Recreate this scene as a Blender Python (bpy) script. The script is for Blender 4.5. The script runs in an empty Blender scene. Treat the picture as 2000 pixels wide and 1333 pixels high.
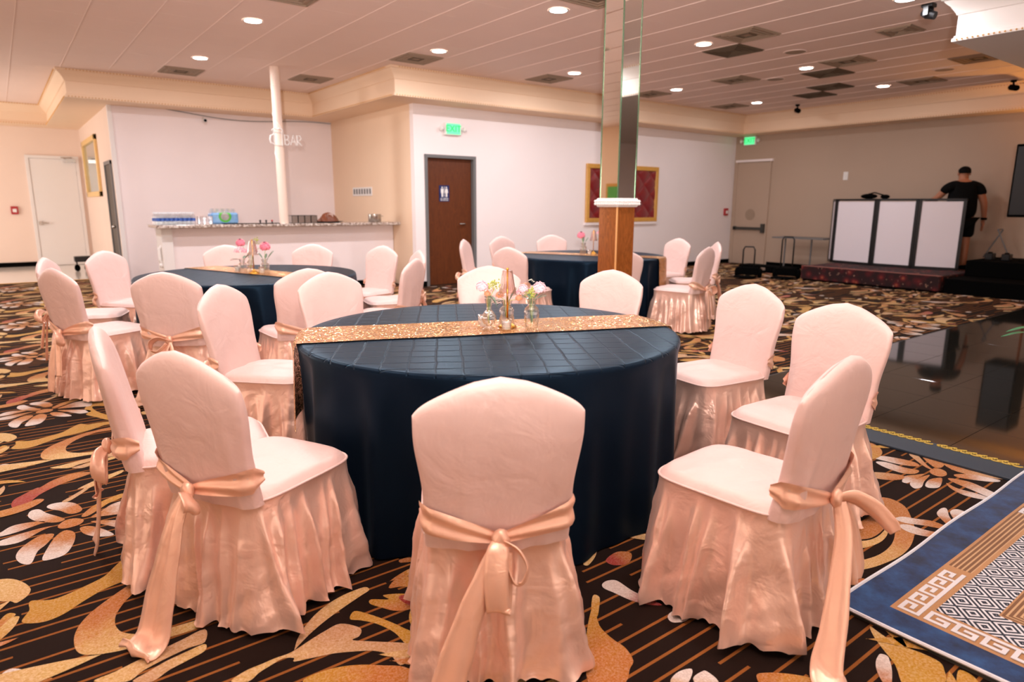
import bpy, bmesh, math, random
from math import sin, cos, pi, radians, sqrt, atan2, hypot
from mathutils import Vector, Matrix

# light levels
EXPO = 0.0
P_ENTR = 170
P_FILL = 90  # strength of the two added fills
FILL_COL = (1.0, .82, .68)
P_CAN = 38
CAN_COL = (.96, .95, 1.0)
P_FLASH = 1850
FLASH_COL = (1.0, .94, .92)
P_AMB = 320
PLANT = (5.63, 1.16, 0.012)
scene = bpy.context.scene
COL = scene.collection
random.seed(7)
K = 1.053            # metres per survey unit

# ------------------------------------------------------------------ camera
cam_d = bpy.data.cameras.new('camera'); cam = bpy.data.objects.new('camera', cam_d); COL.objects.link(cam)
cam_d.sensor_width = 36.0; cam_d.lens = 23.3974
_yaw, _pit, _rol = radians(52.736), radians(11.588), radians(0.228)
_fw = Vector((cos(_yaw)*cos(_pit), sin(_yaw)*cos(_pit), -sin(_pit)))
_r0 = Vector((sin(_yaw), -cos(_yaw), 0)); _u0 = _r0.cross(_fw)
_r = _r0*cos(_rol)+_u0*sin(_rol); _u = -_r0*sin(_rol)+_u0*cos(_rol)
_m = Matrix((( _r.x, _u.x, -_fw.x, 0), (_r.y, _u.y, -_fw.y, 0), (_r.z, _u.z, -_fw.z, 1.39), (0, 0, 0, 1)))
cam.matrix_world = _m
cam_d.clip_start = 0.05; cam_d.clip_end = 100
cam_d.dof.use_dof = True; cam_d.dof.focus_distance = 2.9; cam_d.dof.aperture_fstop = 2.4
scene.camera = cam

# ------------------------------------------------------------------ world, exposure
w = bpy.data.worlds.new('world'); scene.world = w; w.use_nodes = True
w.node_tree.nodes['Background'].inputs[0].default_value = (1.0, 0.86, 0.74, 1)
w.node_tree.nodes['Background'].inputs[1].default_value = 0.4
vs = scene.view_settings
vs.view_transform = 'Standard'; vs.look = 'None'; vs.gamma = 1.0; vs.use_curve_mapping = False
vs.exposure = EXPO

# large area lights: daylight through glass entrance doors on the hall side, and two added warm fills out of view
def area(name, loc, rot, sx, sy, power, col):
    d = bpy.data.lights.new(name, 'AREA'); d.shape = 'RECTANGLE'; d.size = sx; d.size_y = sy
    d.energy = power; d.color = col
    o = bpy.data.objects.new(name, d); COL.objects.link(o); o.location = loc; o.rotation_euler = rot
    return o
area('entrance_daylight', (-3.9, 15.2, 1.5), (0, radians(-90), 0), 2.4, 3.2, P_ENTR, (1.0, 0.97, 0.93))
area('warm_fill_rear', (2.5, -4.05, 1.25), (radians(100), 0, 0), 9.5, 2.3, P_FILL, FILL_COL)  # added fill behind the camera for warm ambience, no window there
area('warm_fill_left', (-4.05, 3.5, 1.25), (radians(100), 0, radians(-90)), 9.0, 2.3, P_FILL*.8, FILL_COL)  # second added fill, in front of the solid left wall

# bounce flash held over the camera, aimed at the ceiling
fd = bpy.data.lights.new('bounce_flash', 'SPOT'); fd.energy = P_FLASH; fd.color = FLASH_COL; fd.spot_size = radians(112); fd.spot_blend = 1.0; fd.shadow_soft_size = .05
fo_ = bpy.data.objects.new('bounce_flash', fd); COL.objects.link(fo_); fo_.location = (-.5, -.65, 1.75); fo_.rotation_euler = (radians(180-58), 0, radians(-37))

# ------------------------------------------------------------------ helpers
def srgb(r, g=None, b=None):
    if g is None: r, g, b = r
    f = lambda c: (c/255/12.92) if c/255 <= 0.04045 else ((c/255+0.055)/1.055)**2.4
    return (f(r), f(g), f(b))

def tag(o, label=None, cat=None, group=None, kind=None):
    if label: o['label'] = label
    if cat: o['category'] = cat
    if group: o['group'] = group
    if kind: o['kind'] = kind
    return o
def thing(name, label, cat, loc=(0, 0, 0), rz=0, group=None):
    o = bpy.data.objects.new(name, None); COL.objects.link(o); o.location = loc; o.rotation_euler = (0, 0, rz)
    o.empty_display_size = 0.1
    return tag(o, label, cat, group)
def link(name, me, parent=None, loc=None, rz=None, mat=None):
    o = bpy.data.objects.new(name, me); COL.objects.link(o)
    if parent: o.parent = parent
    if loc: o.location = loc
    if rz is not None: o.rotation_euler = (0, 0, rz)
    if mat and not me.materials: me.materials.append(mat)
    return o
def copy_tree(o, parent=None):
    c = o.copy(); COL.objects.link(c); c.parent = parent
    for ch in list(o.children): copy_tree(ch, c)
    return c

class MB:
    def __init__(s): s.v = []; s.f = []; s.m = []
    def add(s, vs, fs, mi=0):
        b = len(s.v); s.v += [tuple(p) for p in vs]; s.f += [tuple(i+b for i in f) for f in fs]; s.m += [mi]*len(fs); return s
    def box(s, x0, x1, y0, y1, z0, z1, mi=0):
        return s.add([(x0,y0,z0),(x1,y0,z0),(x1,y1,z0),(x0,y1,z0),(x0,y0,z1),(x1,y0,z1),(x1,y1,z1),(x0,y1,z1)],
            [(0,3,2,1),(4,5,6,7),(0,1,5,4),(1,2,6,5),(2,3,7,6),(3,0,4,7)], mi)
    def obox(s, c, d, hl, hw, z0, z1, mi=0):   # box along horizontal direction d
        d = Vector((d[0], d[1])).normalized(); n = Vector((-d.y, d.x)); c = Vector((c[0], c[1]))
        q = [c-d*hl-n*hw, c+d*hl-n*hw, c+d*hl+n*hw, c-d*hl+n*hw]
        return s.add([(p.x,p.y,z0) for p in q]+[(p.x,p.y,z1) for p in q],
            [(0,3,2,1),(4,5,6,7),(0,1,5,4),(1,2,6,5),(2,3,7,6),(3,0,4,7)], mi)
    def lathe(s, prof, n=24, c=(0,0,0), mi=0, flute=0, nf=0, cap=True):
        vs = []; 
        for (r, z) in prof:
            for i in range(n):
                a = 2*pi*i/n; rr = r*(1+flute*cos(nf*a)) if nf else r
                vs.append((c[0]+rr*cos(a), c[1]+rr*sin(a), c[2]+z))
        fs = []
        for j in range(len(prof)-1):
            for i in range(n):
                k = (i+1) % n; fs.append((j*n+i, j*n+k, (j+1)*n+k, (j+1)*n+i))
        if cap:
            fs.append(tuple(range(n-1, -1, -1))); fs.append(tuple((len(prof)-1)*n+i for i in range(n)))
        return s.add(vs, fs, mi)
    def tube(s, pts, r, n=8, mi=0, closed=False):
        P = [Vector(p) for p in pts]; vs = []; fs = []; N = len(P); up = Vector((0,0,1)); prev = None
        for i, p in enumerate(P):
            t = (P[(i+1) % N]-P[i-1]) if closed else (P[min(i+1,N-1)]-P[max(i-1,0)])
            t.normalize()
            if prev is None:
                a = t.cross(up if abs(t.z) < .9 else Vector((1,0,0))).normalized()
            else: a = (prev - t*prev.dot(t)).normalized()
            prev = a; b = t.cross(a)
            rr = r[i] if isinstance(r, (list, tuple)) else r
            for k in range(n):
                an = 2*pi*k/n; q = p + a*rr*cos(an) + b*rr*sin(an); vs.append(q)
        for i in range(N if closed else N-1):
            i2 = (i+1) % N
            for k in range(n):
                k2 = (k+1) % n; fs.append((i*n+k, i*n+k2, i2*n+k2, i2*n+k))
        if not closed: fs.append(tuple(range(n-1,-1,-1))); fs.append(tuple((N-1)*n+k for k in range(n)))
        return s.add(vs, fs, mi)
    def grid(s, nu, nv, fn, wrap=False, mi=0):
        vs = [fn(i/(nu if wrap else nu-1), j/(nv-1)) for j in range(nv) for i in range(nu)]; fs = []
        for j in range(nv-1):
            for i in range(nu if wrap else nu-1):
                k = (i+1) % nu; fs.append((j*nu+i, j*nu+k, (j+1)*nu+k, (j+1)*nu+i))
        return s.add(vs, fs, mi)
    def ball(s, c, r, n=10, sq=(1,1,1), mi=0):
        m = n//2+1; vs = []; fs = []
        for j in range(m+1):
            t = pi*j/m
            for i in range(n):
                a = 2*pi*i/n; vs.append((c[0]+r*sq[0]*sin(t)*cos(a), c[1]+r*sq[1]*sin(t)*sin(a), c[2]+r*sq[2]*cos(t)))
        for j in range(m):
            for i in range(n):
                k = (i+1) % n; fs.append((j*n+i, (j+1)*n+i, (j+1)*n+k, j*n+k))
        return s.add(vs, fs, mi)
    def mesh(s, name, mats=None, smooth=False, bevel=0, auto=None, merge=0):
        me = bpy.data.meshes.new(name); me.from_pydata(s.v, [], s.f)
        if mats:
            for m_ in (mats if isinstance(mats, (list, tuple)) else [mats]): me.materials.append(m_)
            if max(s.m, default=0): me.polygons.foreach_set('material_index', s.m)
        if bevel or merge or smooth:
            bm = bmesh.new(); bm.from_mesh(me)
            if merge: bmesh.ops.remove_doubles(bm, verts=bm.verts, dist=merge)
            if bevel: bmesh.ops.bevel(bm, geom=[e for e in bm.edges], offset=bevel, segments=1, affect='EDGES', clamp_overlap=True)
            bmesh.ops.recalc_face_normals(bm, faces=bm.faces)
            bm.to_mesh(me); bm.free()
        if smooth: me.polygons.foreach_set('use_smooth', [True]*len(me.polygons))
        if auto: me.set_sharp_from_angle(angle=radians(auto))
        me.update(); return me
    def build(s, name, mats, parent=None, loc=None, rz=None, **kw):
        return link(name, s.mesh(name, mats, **kw), parent, loc, rz)
def struct(o): o['kind'] = 'structure'; return o

# ------------------------------------------------------------------ shader helper
class NT:
    def __init__(s, name):
        s.mat = bpy.data.materials.new(name); s.mat.use_nodes = True; s.t = s.mat.node_tree; s.n = s.t.nodes
        s.b = s.n['Principled BSDF']
    def node(s, ty, **kw):
        x = s.n.new(ty)
        for k, v_ in kw.items(): setattr(x, k, v_)
        return x
    def set(s, sock, v):
        if hasattr(v, 'is_output'): s.t.links.new(v, sock)
        elif isinstance(v, (tuple, list)): sock.default_value = tuple(v)+(1,) if (len(v) == 3 and sock.type == 'RGBA') else tuple(v)
        else: sock.default_value = v
    def P(s, **kw):
        for k, v_ in kw.items(): s.set(s.b.inputs[k.replace('_', ' ')], v_)
        return s
    def m(s, op, a, b=0.0, c=None):
        x = s.node('ShaderNodeMath', operation=op); s.set(x.inputs[0], a); s.set(x.inputs[1], b)
        if c is not None: s.set(x.inputs[2], c)
        return x.outputs[0]
    def mix(s, f, a, b):
        x = s.node('ShaderNodeMix', data_type='RGBA'); s.set(x.inputs[0], f); s.set(x.inputs[6], a); s.set(x.inputs[7], b); return x.outputs[2]
    def obj(s): return s.node('ShaderNodeTexCoord').outputs['Object']
    def pos(s): return s.node('ShaderNodeNewGeometry').outputs['Position']
    def xyz(s, v):
        x = s.node('ShaderNodeSeparateXYZ'); s.set(x.inputs[0], v); return x.outputs
    def vec(s, x_, y_, z_=0.0):
        x = s.node('ShaderNodeCombineXYZ'); s.set(x.inputs[0], x_); s.set(x.inputs[1], y_); s.set(x.inputs[2], z_); return x.outputs[0]
    def noise(s, vec=None, scale=5, detail=3, rough=.5, out=0, dist=0):
        x = s.node('ShaderNodeTexNoise'); 
        if vec is not None: s.set(x.inputs['Vector'], vec)
        x.inputs['Scale'].default_value = scale; x.inputs['Detail'].default_value = detail; x.inputs['Roughness'].default_value = rough
        x.inputs['Distortion'].default_value = dist
        return x.outputs[out]
    def ramp(s, f, stops):
        x = s.node('ShaderNodeValToRGB'); s.set(x.inputs[0], f); e = x.color_ramp.elements
        while len(e) < len(stops): e.new(.5)
        for i, (p, c) in enumerate(stops): e[i].position = p; e[i].color = tuple(c)+(1,)
        return x.outputs[0]
    def bump(s, h, strength=.3, dist=.01):
        x = s.node('ShaderNodeBump'); s.set(x.inputs['Height'], h); x.inputs['Strength'].default_value = strength; x.inputs['Distance'].default_value = dist
        s.set(s.b.inputs['Normal'], x.outputs[0]); return s
def simple(name, col, rough=.5, metal=0, spec=.5, **kw):
    t = NT(name); t.P(Base_Color=col, Roughness=rough, Metallic=metal, **kw); t.b.inputs['Specular IOR Level'].default_value = spec
    return t.mat
def emit(name, col, strength):
    t = NT(name); t.P(Base_Color=col, Emission_Color=col, Emission_Strength=strength); return t.mat

# ------------------------------------------------------------------ materials
def paint(name, col, bump=.05):
    t = NT(name); p = t.pos()
    n = t.noise(p, 1.3, 3); n2 = t.noise(p, 160, 2)
    t.P(Base_Color=t.mix(n, tuple(c*.96 for c in col), tuple(min(1, c*1.03) for c in col)), Roughness=.62)
    t.bump(n2, bump, .002); return t.mat
M = {}
M['wall'] = paint('wall_paint', srgb(249, 238, 236))
M['bar_wall'] = paint('lavender_wall_paint', srgb(244, 230, 228))
M['cream'] = paint('cream_paint', srgb(242, 212, 182))
M['hall'] = paint('hall_paint', srgb(240, 216, 200))
M['white_paint'] = paint('white_paint', srgb(236, 230, 226), .02)
M['rwall'] = paint('taupe_wall_paint', srgb(184, 160, 140))
M['tile'] = paint('ceiling_tile', srgb(242, 218, 208), .3)
M['tbar'] = simple('ceiling_grid_metal', srgb(244, 222, 212), .5)
M['black'] = simple('black_cloth', (.0022, .0022, .0022), .9, 0, .04)
M['blackm'] = simple('black_metal', (.01, .01, .011), .35, .3)
M['dark'] = simple('dark_door_paint', srgb(58, 56, 50), .45)
M['greyframe'] = simple('grey_frame_paint', srgb(112, 112, 112), .45)
M['chrome'] = simple('brushed_metal', srgb(200, 198, 195), .25, 1)
M['steel'] = simple('stainless_steel', srgb(190, 186, 180), .22, 1)
M['gold'] = simple('gold_metal', srgb(212, 160, 70), .25, 1)
M['white'] = simple('white_plastic', srgb(238, 234, 230), .4)
M['red'] = simple('red_plastic', srgb(176, 28, 34), .4)
M['vent'] = simple('vent_grille_grey', srgb(160, 138, 118), .6)
M['ventd'] = simple('vent_slot_dark', srgb(98, 82, 64), .7)
M['bulb'] = emit('downlight_glow', (1, .97, .92), 26)
M['green'] = emit('exit_green', srgb(96, 238, 158), .9)
def thin_glass(name, tint, k):
    t = NT(name); t.n.remove(t.b); out = t.n['Material Output']
    tr = t.node('ShaderNodeBsdfTransparent'); tr.inputs[0].default_value = (*tint, 1)
    gl = t.node('ShaderNodeBsdfGlossy'); gl.inputs['Roughness'].default_value = .04; gl.inputs['Color'].default_value = (1, 1, 1, 1)
    lw = t.node('ShaderNodeLayerWeight'); lw.inputs['Blend'].default_value = .35
    mx = t.node('ShaderNodeMixShader'); t.set(mx.inputs[0], t.m('ADD', .05, t.m('MULTIPLY', lw.outputs['Facing'], k)))
    t.t.links.new(tr.outputs[0], mx.inputs[1]); t.t.links.new(gl.outputs[0], mx.inputs[2]); t.t.links.new(mx.outputs[0], out.inputs[0]); return t.mat
M['glass'] = thin_glass('clear_glass', (.96, .96, .96), .8)
M['pinkglass'] = thin_glass('ribbed_glass', (.96, .91, .90), .85)
M['wax'] = NT('white_wax').P(Base_Color=srgb(245, 242, 238), Roughness=.5, Subsurface_Weight=.2).mat
M['mirror'] = simple('mirror_glass', (.93, .92, .88), .02, 1)
M['mirroredge'] = simple('mirror_bevel_edge', srgb(120, 150, 120), .1, .6)

def satin(name, c, c2, rough, metal, wr):
    t = NT(name); o = t.obj()
    n = t.noise(o, 9, 4, .6)
    f = t.noise(o, 26, 3, .6); g_ = t.noise(o, 8, 3, .55, dist=.8)
    t.P(Base_Color=t.mix(n, c, c2), Roughness=rough, Metallic=metal, Sheen_Weight=.08, Sheen_Roughness=.4, Sheen_Tint=(1, .92, .9))
    t.b.inputs['Specular IOR Level'].default_value = .5
    t.bump(t.m('ADD', t.m('MULTIPLY', g_, 1.0), t.m('MULTIPLY', f, .16)), wr, .014); return t.mat
M['cover'] = satin('pale_peach_cover', srgb(226, 193, 184), srgb(230, 199, 191), .5, .12, .45)
M['satin'] = satin('peach_satin', srgb(242, 200, 180), srgb(245, 208, 190), .32, .45, .6)
M['sash'] = satin('peach_sash_satin', srgb(242, 192, 164), srgb(244, 198, 172), .36, .38, .4)
def navy():
    t = NT('navy_pintuck_taffeta'); o = t.obj(); x = t.xyz(o)
    n = t.noise(o, 3, 2)
    wob = t.m('MULTIPLY', t.m('SUBTRACT', t.noise(o, 7, 2), .5), .02)
    a = t.m('ADD', t.m('ADD', t.m('MULTIPLY', x[0], .52), t.m('MULTIPLY', x[1], .854)), wob)
    b = t.m('ADD', t.m('SUBTRACT', t.m('MULTIPLY', x[0], .854), t.m('MULTIPLY', x[1], .52)), wob)
    def lines(q):
        fr = t.m('FRACT', t.m('MULTIPLY', q, 9.5)); d = t.m('ABSOLUTE', t.m('SUBTRACT', fr, .5)); return t.m('SMOOTH_MIN', t.m('MULTIPLY', d, 18), 1.0, .3)
    h = t.m('MINIMUM', lines(a), lines(b))
    top = t.m('GREATER_THAN', x[2], .765)
    hh = t.m('ADD', t.m('MULTIPLY', h, top), t.m('SUBTRACT', 1, top))
    t.P(Base_Color=t.mix(t.m('MULTIPLY', t.m('SUBTRACT', 1, hh), .45), t.mix(n, srgb(10, 20, 33), srgb(13, 25, 39)), (.001, .0015, .003)), Roughness=.36, Metallic=.3, Sheen_Weight=.03, Sheen_Roughness=.4, Sheen_Tint=(.6, .75, 1))
    t.b.inputs['Specular IOR Level'].default_value = .13
    t.set(t.b.inputs['Specular Tint'], (.4, .75, 1.0, 1)); t.bump(hh, .42, .006); return t.mat
M['navy'] = navy()
def sequin():
    t = NT('gold_sequin_cloth'); o = t.obj()
    v_ = t.node('ShaderNodeTexVoronoi', feature='F1'); t.set(v_.inputs['Vector'], o); v_.inputs['Scale'].default_value = 150
    col = v_.outputs['Color']; c = t.xyz(col)
    nm = t.node('ShaderNodeNewGeometry').outputs['Normal']
    jit = t.node('ShaderNodeVectorMath', operation='SUBTRACT'); t.set(jit.inputs[0], col); jit.inputs[1].default_value = (.5, .5, .5)
    sc = t.node('ShaderNodeVectorMath', operation='SCALE'); t.set(sc.inputs[0], jit.outputs[0]); sc.inputs['Scale'].default_value = .9
    ad = t.node('ShaderNodeVectorMath', operation='ADD'); t.set(ad.inputs[0], nm); t.set(ad.inputs[1], sc.outputs[0])
    no = t.node('ShaderNodeVectorMath', operation='NORMALIZE'); t.set(no.inputs[0], ad.outputs[0])
    t.P(Base_Color=t.mix(c[0], srgb(196, 138, 74), srgb(236, 184, 126)), Metallic=.8, Roughness=.2, Normal=no.outputs[0]); return t.mat
M['sequin'] = sequin()
def wood(name, a, b, scale=1.0, rough=.25, rot=0):
    t = NT(name); o = t.obj(); x = t.xyz(o)
    q = t.vec(t.m('MULTIPLY', x[0], 5*scale), t.m('MULTIPLY', x[1], 5*scale), t.m('MULTIPLY', x[2], .9*scale))
    n = t.noise(q, 2.2, 5, .6, dist=1.6)
    f = t.m('FRACT', t.m('MULTIPLY', n, 5))
    t.P(Base_Color=t.mix(t.m('MULTIPLY', f, .7), a, b), Roughness=rough); return t.mat
M['doorwood'] = wood('dark_brown_door_veneer', srgb(104, 52, 20), srgb(76, 35, 12), 1.0, .42)
M['column_wood'] = wood('glossy_column_veneer', srgb(152, 86, 38), srgb(106, 56, 20), 1.6, .12)
M['frame_wood'] = wood('yellow_pine', srgb(238, 200, 130), srgb(222, 176, 104), 1.5, .4)
M['gold_frame'] = wood('golden_frame_wood', srgb(222, 168, 84), srgb(196, 138, 58), 1.5, .35)
def velvet():
    t = NT('red_tufted_velvet'); o = t.obj()
    t.P(Base_Color=t.mix(t.noise(o, 12, 2), srgb(140, 8, 16), srgb(110, 4, 12)), Roughness=.3, Sheen_Weight=.3); t.b.inputs['Specular IOR Level'].default_value = .7; return t.mat
M['velvet'] = velvet()
def granite():
    t = NT('speckled_granite'); p = t.pos(); n = t.noise(p, 28, 4, .75)
    t.P(Base_Color=t.ramp(n, [(.36, srgb(90, 72, 62)), (.48, srgb(168, 148, 134)), (.56, srgb(214, 202, 194)), (.7, srgb(236, 228, 222))]), Roughness=.15); return t.mat
M['granite'] = granite()
def carpet():
    t = NT('striped_brown_carpet'); p = t.pos(); x = t.xyz(p)
    row = t.m('MULTIPLY', x[1], 1/.0640); ri = t.m('FLOOR', row); fr = t.m('FRACT', row)
    wn = t.node('ShaderNodeTexWhiteNoise', noise_dimensions='1D'); t.set(wn.inputs['W'], ri)
    r = wn.outputs['Value']
    line = t.m('LESS_THAN', t.m('ABSOLUTE', t.m('SUBTRACT', fr, .5)), .085)
    seg = t.node('ShaderNodeTexNoise', noise_dimensions='1D'); t.set(seg.inputs['W'], t.m('ADD', t.m('MULTIPLY', x[0], 1.6), t.m('MULTIPLY', r, 91))); seg.inputs['Scale'].default_value = 1; seg.inputs['Detail'].default_value = 0
    on = t.m('GREATER_THAN', seg.outputs[0], .40)
    fuzz = t.noise(p, 420, 2, .7)
    mask = t.m('MULTIPLY', t.m('MULTIPLY', line, on), t.m('ADD', .75, t.m('MULTIPLY', fuzz, .4)))
    base = t.mix(fuzz, srgb(16, 8, 5), srgb(34, 18, 12))
    t.P(Base_Color=t.mix(mask, base, t.mix(fuzz, srgb(124, 70, 28), srgb(158, 98, 46))), Roughness=.92, Sheen_Weight=.02, Sheen_Roughness=.5, Sheen_Tint=(1, .72, .5)); t.b.inputs['Specular IOR Level'].default_value = .12
    t.bump(fuzz, .5, .004); return t.mat
M['carpet'] = carpet()
def motif():
    t = NT('carpet_motif_yarn'); p = t.pos()
    a0 = t.node('ShaderNodeAttribute', attribute_name='c0'); a1 = t.node('ShaderNodeAttribute', attribute_name='c1'); tt = t.node('ShaderNodeAttribute', attribute_name='t')
    n = t.noise(p, 26, 4, .7); sp = t.noise(p, 130, 3, .8); big = t.noise(p, 7, 3)
    f = t.m('ADD', tt.outputs['Fac'], t.m('MULTIPLY', t.m('SUBTRACT', n, .5), .7))
    g = t.node('ShaderNodeMapRange', interpolation_type='SMOOTHSTEP'); t.set(g.inputs[0], f); g.inputs[1].default_value = .12; g.inputs[2].default_value = .88
    c = t.mix(g.outputs[0], a0.outputs['Color'], a1.outputs['Color'])
    hs = t.node('ShaderNodeHueSaturation'); t.set(hs.inputs['Color'], c); t.set(hs.inputs['Value'], t.m('ADD', .42, t.m('MULTIPLY', sp, 1.05))); t.set(hs.inputs['Hue'], t.m('ADD', .488, t.m('MULTIPLY', big, .024)))
    sat = t.m('ADD', .95, t.m('MULTIPLY', t.m('SUBTRACT', .5, sp), 1.2)); t.set(hs.inputs['Saturation'], sat)
    t.P(Base_Color=hs.outputs[0], Roughness=.92, Sheen_Weight=.26, Sheen_Roughness=.5, Sheen_Tint=(1, .82, .6)); t.b.inputs['Specular IOR Level'].default_value = .12
    t.bump(t.noise(p, 420, 2, .7), .5, .004); return t.mat
M['motif'] = motif()
M['whitetile'] = simple('glossy_white_floor', srgb(225, 222, 216), .12)
M['dance'] = simple('black_gloss_panel', (.014, .0125, .010), .05, 0, .6)
# ================================================================== THE ROOM
Yb, Xc, Yw, Xs, Yf, Xr = 9.5*K, 5.29*K, 12.72*K, 1.585*K, 17.4*K, 13.65*K
Zs, Zc = 2.845*K, 3.235*K
XL, YN = -4.2, -4.2
T = .12
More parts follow.
